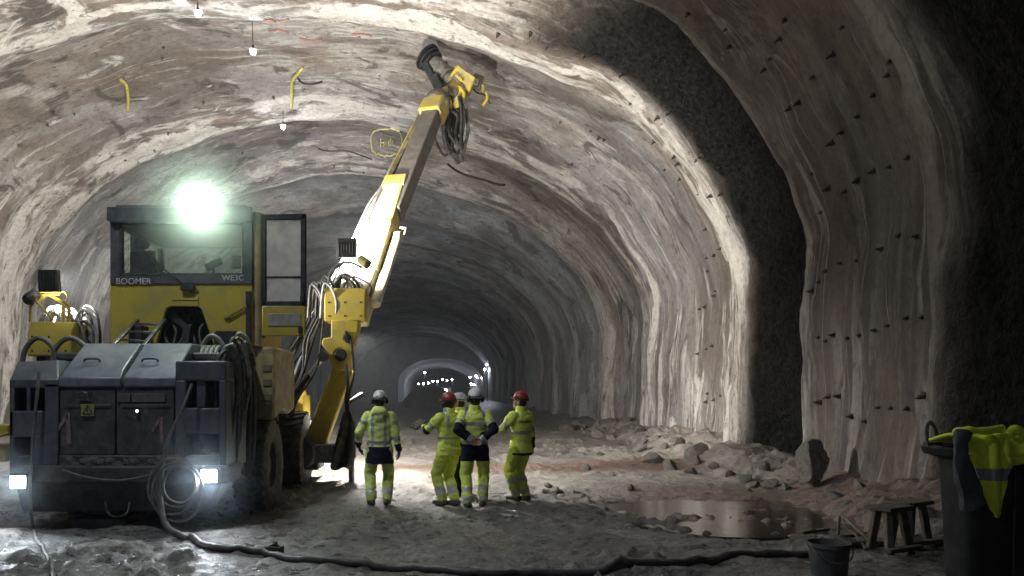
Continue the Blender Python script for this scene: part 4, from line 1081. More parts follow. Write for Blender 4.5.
def person(sp):
    root_loc = Vector((sp['x'], sp['y'], ground(sp['x'], sp['y']) + sp.get('dz', .0)))
    yaw = sp.get('yaw', 0)
    # joints, facing +y
    lean = sp.get('lean', 0.0); twist = Matrix.Rotation(sp.get('twist', 0), 3, 'Z')
    hip = [Vector((-.10, 0, .91)), Vector((.10, 0, .91))]
    ank = [Vector(sp['foot'][0]), Vector(sp['foot'][1])]; fdir = [Matrix.Rotation(a, 3, 'Z') @ Vector((0, 1, 0)) for a in sp.get('fyaw', (.25, -.25))]
    knee = []
    for i in range(2):
        k_, a_ = ik(hip[i], ank[i], .445, .42, fdir[i]); knee.append(k_); ank[i] = a_
    ctr = lambda z, y=0.0: twist @ Vector((0, y + lean * (z - .95), 0)) + Vector((0, 0, z))
    sh = [twist @ Vector((-.185, lean * .47, 0)) + Vector((0, 0, 1.415)), twist @ Vector((.185, lean * .47, 0)) + Vector((0, 0, 1.415))]
    wr, el = [], []
    for i in range(2):
        e_, w_ = ik(sh[i], twist @ Vector(sp['hand'][i]) if sp.get('hand_twist') else Vector(sp['hand'][i]), .295, .265, sp['hint'][i]); el.append(e_); wr.append(w_)
    hc = ctr(1.625, .025); HM = Matrix.Rotation(sp.get('hyaw', 0), 3, 'Z') @ Matrix.Rotation(sp.get('hpitch', 0), 3, 'X')
    hp = lambda q: hc + HM @ Vector(q)
    hd_ = sp['hdir']; pl = sp['palm']
    # ---- body: one continuous skin
    mb = MB()
    rings(mb, [(*ctr(z, y), rx, ry) for z, y, rx, ry in ((.86, 0, .13, .10), (.95, 0, .155, .105), (1.08, 0, .135, .09), (1.24, 0, .155, .10), (1.38, -.005, .165, .09), (1.44, -.01, .10, .07), (1.47, 0, .06, .06))])
    cap(mb, ctr(1.43, -.01), hp((0, -.015, -.05)), .058, .055)
    for i in range(2):
        cap(mb, sh[i], el[i], .052, .042); cap(mb, el[i], wr[i], .042, .028)
        cap(mb, hip[i], knee[i], .085, .055); cap(mb, knee[i], ank[i], .054, .038); cap(mb, ank[i], ank[i] + fdir[i] * .13 + Vector((0, 0, -.045)), .036, .03)
        hand(mb, wr[i], hd_[i], pl[i], sp.get('tside', (-1, 1))[i], sp.get('curl', (.5, .5))[i])
    mb.ell(hp((0, -.012, .03)), (.076, .096, .098), HM); mb.ell(hp((0, .028, -.045)), (.058, .068, .078), HM); mb.ell(hp((0, .072, -.098)), (.026, .022, .02), HM)
    cap(mb, hp((0, .092, .010)), hp((0, .112, -.026)), .010, .015, 10); mb.ell(hp((0, .088, -.03)), (.022, .014, .011), HM)
    mb.ell(hp((0, .090, -.058)), (.024, .012, .006), HM); mb.ell(hp((0, .088, -.070)), (.022, .012, .007), HM)
    mb.ell(hp((0, .080, .036)), (.052, .014, .010), HM)
    for sgn in (-1, 1): mb.ell(hp((sgn * .079, -.008, -.012)), (.012, .024, .033), HM); mb.ell(hp((sgn * .045, .062, -.025)), (.020, .022, .018), HM); mb.ell(hp((sgn * .030, .082, .012)), .0125)
    eyes = [hp((sg * .030, .088, .012)) for sg in (-1, 1)]; lips = hp((0, .094, -.064))
    def bidx(p):
        if min((p - e).length for e in eyes) < .0135: return 1
        if (p - lips).length < .020 and abs((HM.inverted() @ (p - lips)).z) < .012: return 2
        return 0
    body = fuse('person', mb, .0075, 3, [SKIN, EYE, LIP], None, bidx)
    body.location = root_loc; body.rotation_euler = (0, 0, yaw); s_ = sp.get('scale', 1.0); body.scale = (s_, s_, s_)
    tag(body, sp['label'], 'person')
    # ---- trousers
    mb = MB(); hem = .13
    rings(mb, [(*ctr(z), rx, ry) for z, rx, ry in ((.80, .16, .115), (.90, .185, .13), (1.0, .175, .125), (1.06, .16, .115))])
    for i in range(2):
        a = hip[i] + Vector((0, 0, -.03)); kn = knee[i]; low = ank[i].lerp(kn, .10)
        cap(mb, a, kn, .118, .094); cap(mb, kn, low, .094, .084)
    def tidx(p):
        if p.z > sp.get('tnavy', 9): return 1
        i = 0 if (p - knee[0]).length + (p - ank[0]).length < (p - knee[1]).length + (p - ank[1]).length else 1
        t, _ = segt(p, ank[i], knee[i])
        for b0, b1 in sp.get('tband', ()):
            if b0 < t < b1: return 2
        tn = sp.get('kneepad')
        if tn and p.y > 0.02 and tn[0] < p.z < tn[1]: return 1
        return 0
    fuse('trousers', mb, .012, 3, [sp.get('tmat', HIVIS), NAVY, BAND], body, tidx, .014)
    # ---- boots
    for i in range(2):
        mb = MB(); f = fdir[i]; a = Vector((ank[i].x, ank[i].y, ank[i].z))
        top = a.lerp(knee[i], .42); base = Vector((a.x, a.y, a.z - .055))
        cap(mb, top, a, .062, .056); cap(mb, base - f * .055, base + f * .15, .047, .043); cap(mb, a + Vector((0, 0, -.02)), base + f * .11, .05, .042)
        mb.ell(base + f * .05 + Vector((0, 0, -.028)), (.052, .14, .02), Matrix.Rotation(math.atan2(-f.x, f.y), 3, 'Z'))
        lift = min(v[2] for v in mb.v)
        mb.v = [(v[0], v[1], v[2] - (lift if a.z < .12 else 0)) for v in mb.v]
        fuse('boot', mb, .011, 2, [BOOTM], body, None, .003)
    # ---- jacket
    mb = MB(); h = sp.get('hem', .74)
    sec = [(h, .215, .155), (h + .06, .21, .15), (1.0, .195, .138), (1.12, .19, .132), (1.27, .205, .142), (1.38, .205, .130), (1.44, .155, .105), (1.475, .10, .088), (1.51, .088, .08)]
    if h > .95: sec = [(h, .205, .145)] + sec[3:]
    rings(mb, [(*ctr(z), rx, ry) for z, rx, ry in sec])
    for i in range(2):
        cap(mb, sh[i] + Vector((0, 0, -.015)), el[i], .088, .070); cuff = el[i].lerp(wr[i], .94); cap(mb, el[i], cuff, .070, .050)
    if sp.get('hood'):
        mb.ell(ctr(1.475, -.115), (.135, .075, .085)); mb.ell(ctr(1.42, -.13), (.09, .05, .10)); mb.ell(ctr(1.53, -.07), (.10, .06, .035))
    else:
        rings(mb, [(*ctr(1.48), .09, .085), (*ctr(1.53, -.005), .086, .082), (*ctr(1.555, -.01), .083, .08)])
    tinv = twist.inverted(); jf = sp['jacket']
    def jidx(p):
        i = 0 if p.x < (el[0].x + el[1].x) / 2 else 1
        best = None
        for i in range(2):
            t1, d1 = segt(p, sh[i], el[i]); t2, d2 = segt(p, el[i], wr[i])
            if d2 < .105 and (best is None or d2 < best[2]) : best = (i, 1 + max(0, t2), d2)
            if d1 < .105 and t1 > .12 and (best is None or d1 < best[2]): best = (i, max(0, min(1, t1)), d1)
        q = tinv @ Vector((p.x, p.y, 0)); loc = Vector((q.x, q.y - lean * (p.z - .95), p.z))
        if best and (abs(loc.x) > .205 or best[1] > .55 or loc.y > .16 or loc.y < -.155): return jf(loc, best[0], best[1])
        return jf(loc, None, 0)
    fuse('jacket', mb, .0115, 2, [sp.get('jmat', HIVIS), NAVY, GREYB, BLACK], body, jidx, .014)
    # ---- gloves
    for i in sp.get('gloves', ()):
        mb = MB(); hand(mb, wr[i], hd_[i], pl[i], sp.get('tside', (-1, 1))[i], sp.get('curl', (.5, .5))[i], .0055); cap(mb, wr[i].lerp(el[i], .22), wr[i], .050, .040)
        fuse('glove', mb, .0075, 2, [GLOVEM], body)
    # ---- hair below the helmet
    mb = MB(); mb.ell(hp((0, -.030, .012)), (.080, .086, .088), HM); mb.ell(hp((0, -.050, -.035)), (.062, .05, .05), HM)
    fuse('hair', mb, .012, 2, [HAIR], body)
    # ---- helmet
    HB_ = hp((0, -.008, .062)); mb = MB()
    M4 = HM
    prof = [(.0, .128), (.05, .122), (.092, .098), (.117, .055), (.124, .0), (.118, -.012), (.112, .0), (.10, .05), (.0, .11)]
    n = 28; vs = []
    for r, z in prof:
        for k in range(n):
            t = 2 * math.pi * k / n; vs.append(HB_ + M4 @ Vector((r * .88 * math.cos(t), r * 1.10 * math.sin(t), z)))
    mb.add(vs, [(i * n + k, i * n + (k + 1) % n, (i + 1) * n + (k + 1) % n, (i + 1) * n + k) for i in range(len(prof) - 1) for k in range(n)])
    vs = []
    for k in range(15):                                        # peak
        t = math.pi * (.12 + .76 * k / 14)
        for rr, zz in ((1.0, -.004), (1.30, -.016), (1.30, -.022), (1.0, -.014)): vs.append(HB_ + M4 @ Vector((.105 * rr * math.cos(t), .132 * rr * math.sin(t), zz)))
    mb.add(vs, [(k * 4 + j, k * 4 + (j + 1) % 4, (k + 1) * 4 + (j + 1) % 4, (k + 1) * 4 + j) for k in range(14) for j in range(4)])
    for sx in (-.03, 0, .03): mb.tube([HB_ + M4 @ Vector((sx, .105 * math.sin(t) * 1.02, .02 + .108 * math.cos(t))) for t in np.linspace(-1.2, 1.2, 11)], .008, 6)
    he = mb.build('helmet', sp['helmet'], body)
    he.matrix_parent_inverse = Matrix.Identity(4)
    def hsub(mbx, name, m):
        o = mbx.build(name, m, None); o.parent = he; return o
    mb = MB(); mb.tube([HB_ + M4 @ Vector((.112 * math.cos(t), .139 * math.sin(t), .012)) for t in np.linspace(0, 2 * math.pi, 29)[:-1]], .0075 * sp.get('strap', 1), 6, True); hsub(mb, 'headlamp_strap', HELD if sp.get('strap', 1) > 1 else BLACK)
    mb = MB(); mb.box((-.03, -.012, -.022), (.03, .03, .022), Matrix.Translation(HB_ + M4 @ Vector((0, .142, .03))) @ M4.to_4x4()); hsub(mb, 'headlamp', BLACK)
    if sp.get('muffs'):
        for sg in (-1, 1):
            mb = MB(); q = Vector(sp['muffs']); mb.ell(hp((sg * q.x, q.y, q.z)), (.028, .046, .056), HM); hsub(mb, 'ear_muff', BLACK)
            mb = MB(); mb.tube([hp((sg * q.x, q.y, q.z + .03)), hp((sg * (q.x + .012), q.y * .5, .03)), hp((sg * .105, 0, .07))], .008, 6); hsub(mb, 'muff_arm', BLACK)
    if sp.get('splash'):
        mb = MB(); z0 = .10; mb.tube([HB_ + M4 @ Vector((x_, -.10, .03 + abs(x_) * .1)) for x_ in (-.06, -.02, .03, .07)], .022, 7); mb.tube([HB_ + M4 @ Vector((.02, y_, .115 - abs(y_) * .25)) for y_ in (-.09, -.03, .05)], .016, 7); hsub(mb, 'dark_sticker', HELD)
    return body, dict(wr=wr, el=el, hc=hc)

def band(z, a, b): return a < z < b
def j1(p, arm, t):
    if arm is not None:
        return 2 if (1.18 < t < 1.42 or .35 < t < .52) else (1 if t > 1.62 else 0)
    if p.z < .93: return 1
    if .955 < p.z < 1.02: return 2
    if p.y < .05 and .075 < abs(p.x) < .125 and p.z < 1.43: return 2
    return 0
def j2(p, arm, t):
    if arm is not None: return 2 if .55 < t < .78 else (1 if 0.98 < t < 1.55 and arm == 0 else 0)
    if .10 < p.x < .155 and p.z > 1.08: return 2
    if .08 < -p.x < .13 and p.z > 1.2: return 2
    if 1.06 < p.z < 1.10: return 2
    return 0
def j3(p, arm, t):
    if arm is not None: return 2 if (.42 < t < .64) else (1 if t > .68 and t < 1.75 else (2 if t >= 1.75 else 0))
    if 1.235 < p.z < 1.30: return 2
    if 1.38 < p.z and .10 < abs(p.x) < .16 and p.y < .03: return 2
    if p.z < 1.02: return 2 if p.z > .965 else 1
    return 0
def j4(p, arm, t):
    if arm is not None: return 2 if .62 < t < .92 else (1 if t > 1.30 else 0)
    if 1.10 < p.z < 1.16: return 2
    if 1.29 < p.z < 1.325 and abs(p.x) < .15 and p.y < 0 and mnoise.noise(Vector((p.x * 60, 0, p.z * 40))) > -.1: return 1
    if p.z < .80: return 1
    return 0
def j5(p, arm, t):
    if arm is not None: return 2 if .5 < t < .7 else 0
    return 2 if 1.1 < p.z < 1.17 else (1 if p.z < .95 else 0)

def at(px, py): 
    Y = FX * CH / (py - HY); return (px - CX) * Y / FX, Y
x1, y1 = at(379.5, 507)
p1, i1 = person(dict(x=x1, y=y1, yaw=0, scale=.99, foot=((-.125, -.02, .09), (.115, .0, .09)), fyaw=(.35, -.2), hand=((-.34, .10, .93), (.31, -.02, .86)), hint=((-.5, -1, 0), (.6, -1, 0)),
    hdir=((.25, .2, -1), (.05, .15, -1)), palm=((1, .2, 0), (-1, .1, 0)), tside=(1, -1), curl=(.5, .6), gloves=(0, 1), hem=.66, hood=True, jacket=j1, tband=((.18, .38),), helmet=HELW, strap=2.6, splash=True, muffs=(.112, -.03, .03),
    hyaw=.15, hpitch=.12, jmat=HIVIS2, tmat=HIVIS2, label='worker seen from behind in hooded yellow jacket with dark hem, standing alone beside the machine'))
x2, y2 = at(449, 506)
p2, i2 = person(dict(x=x2, y=y2, yaw=R(38), scale=.99, foot=((-.09, .05, .09), (.085, -.05, .09)), fyaw=(.3, .15), hand=((-.20, .40, 1.24), (.16, .24, 1.12)), hint=((-.8, -.3, -.8), (1, -.4, -.5)),
    hdir=((.05, 1, .35), (-.5, 1, .2)), palm=((.3, .1, 1), (-.5, .3, .6)), tside=(-1, -1), curl=(.5, .7), hem=.80, jacket=j2, tband=((.22, .55),), helmet=HELR, muffs=(.085, .0, -.01), hyaw=.05, hpitch=.15,
    label='worker in red helmet and yellow suit holding up a dark tablet'))
x3, y3 = at(475, 508.5)
p3, i3 = person(dict(x=x3, y=y3, yaw=R(3), scale=1.01, foot=((-.115, -.10, .09), (.115, .03, .09)), fyaw=(.2, -.3), hand=((-.07, -.205, 1.03), (.07, -.205, 1.03)), hint=((-1, -.25, 0), (1, -.25, 0)),
    hdir=((1, -.1, -.45), (-1, -.1, -.45)), palm=((0, -1, 0), (0, -1, 0)), tside=(-1, 1), curl=(.5, .5), gloves=(), hem=.955, jacket=j3, tnavy=.70, tband=((.34, .54), (.0, .16)), helmet=HELW, muffs=(.112, -.03, .03), hyaw=.25, hpitch=.1,
    label='worker in white helmet seen from behind, hands clasped behind the back, dark trouser seat'))
x4, y4 = at(521, 501)
p4, i4 = person(dict(x=x4, y=y4, yaw=R(42), scale=1.0, foot=((-.085, .03, .09), (.085, -.03, .09)), fyaw=(.3, .1), hand=((-.16, .27, 1.16), (.33, .05, .87)), hint=((-1, -.5, -.3), (.7, -1, 0)),
    hdir=((.6, .6, .5), (.05, .2, -1)), palm=((.6, -.5, .3), (-1, .1, 0)), tside=(-1, -1), curl=(.8, .7), gloves=(0, 1), hem=.76, jacket=j4, tband=((.50, .70), (.04, .24)), helmet=HELR, hyaw=.42, hpitch=.22,
    label='worker in red helmet standing apart at the right, face turned up to the left'))
x5, y5 = at(460, 498)
p5, i5 = person(dict(x=x5, y=y5 + .15, yaw=R(64), scale=.985, foot=((-.10, .02, .09), (.10, -.02, .09)), hand=((-.22, .18, .98), (.22, .16, .98)), hint=((-1, -1, 0), (1, -1, 0)),
    hdir=((.2, .6, -.7), (-.2, .6, -.7)), palm=((1, 0, 0), (-1, 0, 0)), tside=(1, -1), hem=.76, jacket=j5, tnavy=.0, tband=((.35, .62),), tmat=NAVY, helmet=HELW, hyaw=.1, hpitch=.12,
    label='worker mostly hidden behind the one in the white helmet with clasped hands, dark trousers showing'))
# tablet in the hand of the second worker
M2 = world_of(p2); tw = M2 @ (i2['wr'][0] + Vector((.0, .13, .06)))
mb = MB(); TM = Matrix.Translation(tw) @ Matrix.Rotation(R(38), 4, 'Z') @ Matrix.Rotation(-.55, 4, 'Y') @ Matrix.Rotation(.3, 4, 'X')
mb.box((-.15, -.085, -.012), (.10, .085, .012), TM)
o = mb.build('tablet', BLACK, None, .008, base=tw); tag(o, 'dark tablet held up by the worker in the red helmet', 'tablet')
mb = MB(); mb.box((-.135, -.072, .0122), (.085, .072, .0135), TM); mb.build('screen', mat('tablet_screen', (.02, .024, .03), .15, 0, None, 0, 5, 0), o)
# ------------------------------------------------------------------ props on the floor
def floor_at(px, py):
    Y = FX * CH / (py - HY)
    for _ in range(4): Y = FX * (CH - ground((px - CX) * Y / FX, Y)) / (py - HY)
    x = (px - CX) * Y / FX
    return Vector((x, Y, ground(x, Y)))
def on_floor(pts, r):
    out = []
    for px, py in pts:
        v = floor_at(px, py); out.append(Vector((v.x, v.y, max(v.z, -.05) + r * .8)))
    out = curve(out, 10)
    return [Vector((p.x, p.y, max(ground(p.x, p.y), -.055) + r * .75)) for p in out]
mb = MB(); r = .042
fl_ = on_floor([(186, 541), (215, 548), (262, 554), (320, 563), (400, 569), (470, 573), (540, 574), (620, 571), (690, 564), (760, 557), (830, 552), (885, 546)], r)
mb.tube(curve([P(161, 470, 10.3), P(160, 495, 10.22), P(163, 518, 10.1), P(171, 532, 9.9)], 6)[:-1] + fl_, r, 10)
o = mb.build('supply_hose', mat('supply_hose_rubber', (.038, .038, .040), .5, 0, (.12, .11, .10), .5, 6, .3)); tag(o, 'thick dark supply hose running from the machine along the front of the floor', 'hose')
c = floor_at(274, 556) + Vector((0, 0, .05)); mb = MB(); mb.bar(c - Vector((.09, -.03, 0)), c + Vector((.09, -.03, 0)), .12, .12); mb.cyl(c, c + Vector((.02, .0, .11)), .025, n=8); mb.tube([c + Vector((-.06, 0, .06)), c + Vector((0, -.07, .09)), c + Vector((.06, 0, .06))], .014, 6)
mb.build('hose_coupling', GRIME, o, .02)
mb = MB(); mb.tube(curve([P(39, 372, 10.5), P(37, 395, 10.46), P(33, 440, 10.42), P(30, 485, 10.36), P(31, 515, 10.3)], 7)[:-1] + on_floor([(33, 531), (38, 543), (46, 556), (54, 570), (60, 590)], .022), .022, 8)
o = mb.build('thin_hose', HOSE); tag(o, 'thin grey hose hanging down over the left end of the machine', 'hose')

# boulder and rubble along the foot of the right wall
def rock_mesh(seed, sub=3):
    import bmesh
    bm = bmesh.new(); bmesh.ops.create_icosphere(bm, subdivisions=sub, radius=1)
    rr = random.Random(seed); pl = [(Vector((rr.gauss(0, 1), rr.gauss(0, 1), rr.gauss(0, 1))).normalized(), rr.uniform(.62, .92)) for _ in range(11)]
    for v in bm.verts:
        p = v.co.normalized()
        k = min([d / max(p.dot(n_), .05) for n_, d in pl if p.dot(n_) > .2] + [1.15])
        v.co = p * k * (1 + .09 * mnoise.noise(p * 2.5 + Vector((seed, 0, 0))) + .05 * mnoise.noise(p * 7 + Vector((0, seed, 0))))
    me = bpy.data.meshes.new('rock'); bm.to_mesh(me); bm.free()
    me.polygons.foreach_set('use_smooth', [True] * len(me.polygons)); me.set_sharp_from_angle(angle=R(30))
    return me
ROCK = mat('rock_grey', (.095, .085, .075), .85, 0, (.17, .155, .135), .5, 5, .8)
me = rock_mesh(5, 4); me.materials.append(ROCK)
o = bpy.data.objects.new('boulder', me); COL.objects.link(o); b = floor_at(812, 492); o.location = P(811, 471, 14.2); o.location.z = b.z + .36; o.scale = (.26, .26, .44); o.rotation_euler = (3.2, .15, .4)
tag(o, 'large pointed grey boulder leaning at the foot of the right wall', 'boulder')
rocks = []
for k in range(6):
    me = rock_mesh(20 + k, 2); me.materials.append(ROCK); rocks.append(me)
random.seed(77); spots = []
for _ in range(60):
    t = random.random(); Y = 14.5 + 22 * t ** 1.5; x = 6.6 - abs(random.gauss(0, .55)); spots.append((x, Y, random.uniform(.05, .15) * (1 + t * .5)))
for px, py, r in ((566, 432, .35), (580, 428, .4), (600, 437, .3), (612, 440, .25), (625, 433, .3), (640, 452, .22), (655, 458, .25), (670, 470, .2), (698, 462, .3), (560, 455, .12), (585, 470, .12), (600, 455, .12), (548, 488, .10), (612, 476, .1), (630, 490, .1), (560, 492, .08), (745, 484, .16), (770, 486, .2), (785, 488, .15), (730, 480, .14), (690, 476, .14), (835, 497, .14), (847, 502, .12), (700, 508, .06), (690, 512, .05), (640, 515, .05), (590, 520, .05), (860, 508, .13)):
    v = floor_at(px, py); spots.append((v.x, v.y, r))
kept = []
for x, y, r in sorted(spots, key=lambda q: -q[2]):
    if all(math.hypot(x - a, y - b) > (r + c) * 1.25 for a, b, c in kept): kept.append((x, y, r))
for i, (x, y, r) in enumerate(kept):
    o = bpy.data.objects.new('rock', rocks[i % 6]); COL.objects.link(o)
    o.location = (x, y, ground(x, y) + r * .12); o.scale = (r * random.uniform(.8, 1.3), r * random.uniform(.8, 1.3), r * random.uniform(.6, .9)); o.rotation_euler = (random.random(), random.random(), random.random() * 6)
    tag(o, 'loose grey rock lying in the mud near the foot of the right wall', 'rock', 'loose rocks along the right wall')

# bucket
b = floor_at(829, 577); Yb = b.y; r = .192
mb = MB(); mb.lathe([(0, 0), (.155, 0), (.16, .02), (.182, .30), (.196, .305), (.198, .345), (.188, .345), (.178, .30), (.15, .03), (0, .03)], b - Vector((0, 0, .01)), (0, 0, 1), 36)
o = mb.build('bucket', mat('bucket_grey', (.060, .062, .068), .5, 0, (.12, .115, .105), .5, 6, .1), base=b); tag(o, 'open grey plastic bucket standing on the mud at the front', 'bucket')
mb = MB(); mb.tube([b + Vector((.197 * math.cos(t), -.02 - .197 * abs(math.sin(t)) * 1.02, .335 - .16 * abs(math.sin(t)))) for t in np.linspace(0, math.pi, 15)], .006, 6); mb.build('handle', STEEL, o)
mb = MB(); mb.lathe([(0, .05), (.15, .05), (.155, .12), (0, .12)], b, (0, 0, 1), 24); mb.build('slurry', WATER, o)

# rough timber trestles
WOOD = mat('dirty_timber', (.085, .070, .055), .8, 0, (.15, .14, .125), .5, 7, .5)
def trestle(px0, px1, ytop, ybase, Y, label):
    a, b = P(px0, ytop, Y), P(px1, ytop - 3, Y + .25); base = floor_at((px0 + px1) / 2, ybase)
    root = empty('trestle', (base.x, Y, ground(base.x, Y))); tag(root, label, 'trestle', None)
    def part(mbx, nm): mbx.build(nm, WOOD, root, .008)
    m = MB(); m.bar(a, b, .30, .045); part(m, 'top_plank')
    zf = ground(base.x, Y)
    for t in (.22, .78):
        p = a.lerp(b, t)
        for s_ in (-1, 1):
            m = MB(); m.bar(p + Vector((0, s_ * .10, -.02)), Vector((p.x + (t - .5) * .12, p.y + s_ * .20, zf - .02)), .075, .075, (0, 1, 0)); part(m, 'leg')
    m = MB(); m.bar(Vector((a.x - .0, Y - .20, zf + .06)), Vector((b.x + .03, Y - .05, zf + .08)), .09, .05); part(m, 'rail')
trestle(877, 902, 509, 558, 8.75, 'rough timber trestle with a narrow plank top, nearer the bucket')
trestle(897, 922, 504, 556, 9.35, 'rough timber trestle with plank top beside the dark bin')
# bent bars from a broken frame
mb = MB(); g1, g2, g3 = floor_at(838, 535), floor_at(876, 549), floor_at(866, 551)
top = P(840, 516, g1.y)
mb.tube(curve([g1 + Vector((0, 0, .02)), top - Vector((.01, 0, .05)), top + Vector((.03, 0, 0)), P(858, 530, 9.6), g2 + Vector((0, 0, .02))], 6), .020, 8); mb.tube(curve([P(846, 528, 9.7), P(856, 535, 9.5), g3 + Vector((0, 0, .02))], 6), .016, 8); mb.tube([P(843, 519, g1.y), P(846, 528, 9.7), P(868, 538, 9.5)], .014, 8)
o = mb.build('bent_bracket_stand', mat('rusty_bar', (.16, .145, .125), .7, .2, (.08, .06, .045), .5, 8, .3), base=g1); tag(o, 'bent thin metal frame stuck in the mud behind the bucket', 'frame')
mb = MB(); a, b = floor_at(801, 535), floor_at(828, 532); mb.bar(a + Vector((0, 0, .03)), b + Vector((0, 0, .05)), .07, .04); mb.bar(a + Vector((.02, .05, .02)), a + Vector((.25, .16, .05)), .03, .03)
o = mb.build('broken_board', WOOD, None, .006, base=a); tag(o, 'short broken board lying at the edge of the puddle', 'board')

# dark bin with a jacket thrown over it
BX, BY, BT = 4.60, 6.0, 1.40
bw = lambda z: .92 + .06 * z
mb = MB(); n = 44
def bin_ring(hw, hd, z, pw=5.0):
    return [Vector((BX + hw * math.copysign(abs(math.cos(t)) ** (2 / pw), math.cos(t)), BY + hd * math.copysign(abs(math.sin(t)) ** (2 / pw), math.sin(t)), z)) for t in [2 * math.pi * k / n for k in range(n)]]
gz = ground(BX, BY) - .03
prof = [(.72, .18, gz), (.74, .20, gz + .05), (.80, .25, BT - .16), (.81, .26, BT - .10), (.90, .31, BT - .07), (.92, .33, BT - .02), (.90, .31, BT), (.81, .25, BT - .02), (.78, .22, BT - .2), (.70, .16, gz + .10)]
vs = [v for hw, hd, z in prof for v in bin_ring(hw, hd, z)]
mb.add(vs, [(i * n + k, i * n + (k + 1) % n, (i + 1) * n + (k + 1) % n, (i + 1) * n + k) for i in range(len(prof) - 1) for k in range(n)] + [tuple(range(n)), tuple((len(prof) - 1) * n + k for k in range(n))])
o = mb.build('bin', mat('bin_black', (.010, .010, .011), .6, 0, (.035, .033, .03), .4, 5, .2), base=(BX, BY, gz)); tag(o, 'tall black bin with a flared rim at the right edge', 'bin')
for s_ in (-.45, .0, .45):
    mb = MB(); mb.bar((BX + s_, BY - .205, gz + .1), (BX + s_ * 1.05, BY - .255, BT - .14), .06, .03, (0, 1, 0)); mb.build('stiffener', MATS['bin_black'], o, .008)
# shovel handle standing behind the bin's rim
mb = MB(); h0 = Vector((P(928, 447, 6.1).x, 6.1, BT + .0)); mb.tube(curve([h0, h0 + Vector((-.01, 0, .12)), h0 + Vector((.02, 0, .17)), h0 + Vector((.06, .0, .10)), h0 + Vector((.075, 0, .0))], 6), .014, 8); mb.bar(h0 + Vector((-.02, 0, .0)), h0 + Vector((.1, 0, .005)), .06, .03)
o = mb.build('hand_grip', WOOD, base=h0); tag(o, 'bent handle standing on the left corner of the black bin', 'handle')

# jacket: back panel, collar, two sleeves, draped over the rim
def drape(name, cols, m, parent, thick=.022, base=None):
    """cols: list of columns, each a list of points from inside the rim to the hem"""
    nr = 26; G = []
    for c in cols:
        cc = curve(c, 8); L = np.r_[0, np.cumsum([(cc[i + 1] - cc[i]).length for i in range(len(cc) - 1)])]
        t = np.linspace(0, L[-1], nr); A = np.array(cc)
        G.append([Vector([np.interp(q, L, A[:, j]) for j in range(3)]) for q in t])
    G2 = []
    for r_ in range(nr):
        row = curve([G[c][r_] for c in range(len(cols))], 6); G2.append(row)
    nc = len(G2[0]); mb = MB()
    for i, row in enumerate(G2):
        for j, p in enumerate(row):
            w = mnoise.noise(Vector((p.x * 9, p.z * 4.5, i * .02))) * .016 + mnoise.noise(Vector((p.x * 22, p.z * 14, 3))) * .006
            row[j] = p + Vector((0, -w - .012, w * .4))
    mb.add([p for row in G2 for p in row], [(i * nc + j, i * nc + j + 1, (i + 1) * nc + j + 1, (i + 1) * nc + j) for i in range(nr - 1) for j in range(nc - 1)])
    o = mb.build(name, m, parent, base=base)
    s_ = o.modifiers.new('thick', 'SOLIDIFY'); s_.thickness = thick; s_.offset = 1
    return o, nr, nc
Yf = BY - .36
def jcol(px, pytop, pybot, yin=.35, out=0.0):
    f = P(px, 0, Yf).x
    z0 = BT + .05; zb = P(0, pybot, Yf).z
    return [Vector((f, Yf + yin, z0 - .02)), Vector((f, Yf + .10, z0 + .035)), Vector((f, Yf - .02, z0 + .0)), Vector((f, Yf - .055 - out, z0 - .12)), Vector((f + .01, Yf - .05 - out, (z0 + zb) / 2)), Vector((f + .015, Yf - .03 - out, zb))]
JHV = cloth('jacket_yellow', (.75, .86, .07), .18); 
def banded(name, base, band_col, z0, z1):
    m, nt, p = nodes_of(name); tc = nt.nodes.new('ShaderNodeTexCoord').outputs['Object']
    sx = nt.nodes.new('ShaderNodeSeparateXYZ'); nt.links.new(tc, sx.inputs[0])
    n = noise_(nt, tc, 8, 5)
    z = math_(nt, 'ADD', sx.outputs[2], math_(nt, 'MULTIPLY', n, .03))
    f = math_(nt, 'MULTIPLY', math_(nt, 'GREATER_THAN', z, z0), math_(nt, 'LESS_THAN', z, z1))
    c = mixc(nt, ramp(nt, [(.5, 0.0), (.75, .55)], n), base, tuple(q * .4 for q in base))
    nt.links.new(mixc(nt, f, c, band_col), p.inputs['Base Color']); p.inputs['Roughness'].default_value = .85
    return m
JHV = banded('jacket_banded', (.75, .86, .07), (.25, .27, .25), -.20, -.115)
JG = mat('jacket_grey', (.10, .105, .105), .7, 0, (.06, .06, .06), .3, 8, .2); JB = mat('jacket_band', (.20, .22, .20), .5, 0, (.12, .13, .12), .3, 8, .1)
jk, nr, nc = drape('jacket', [jcol(958, 430, 446), jcol(965, 430, 466, out=.02), jcol(976, 430, 490), jcol(984, 430, 512, out=.035), jcol(991, 430, 512), jcol(998, 430, 470, out=.03), jcol(1008, 430, 464), jcol(1020, 430, 462, out=.03), jcol(1034, 430, 464), jcol(1048, 430, 466)], [JHV], None, base=(4.2, Yf, BT))
tag(jk, 'bright yellow work jacket with grey bands thrown over the black bin', 'jacket')
off = jk.location
s0 = [P(962, 432, Yf - .03), P(961, 445, Yf - .06), P(964, 470, Yf - .07), P(970, 492, Yf - .06), P(973, 507, Yf - .05)]
mb = MB(); cs = curve(s0, 6); mb.tube(cs, [.052 + .035 * k / len(cs) for k in range(len(cs))], 18)
mb.v = [(x + .02 * mnoise.noise(Vector((x * 14, y * 9, z * 9))), y * .5 + (Yf - .065) * .5 + .022 * mnoise.noise(Vector((x * 12, y * 14, z * 6 + 4))), z + .10 * (x - P(966, 0, Yf).x) * (z < BT - .3)) for x, y, z in mb.v]
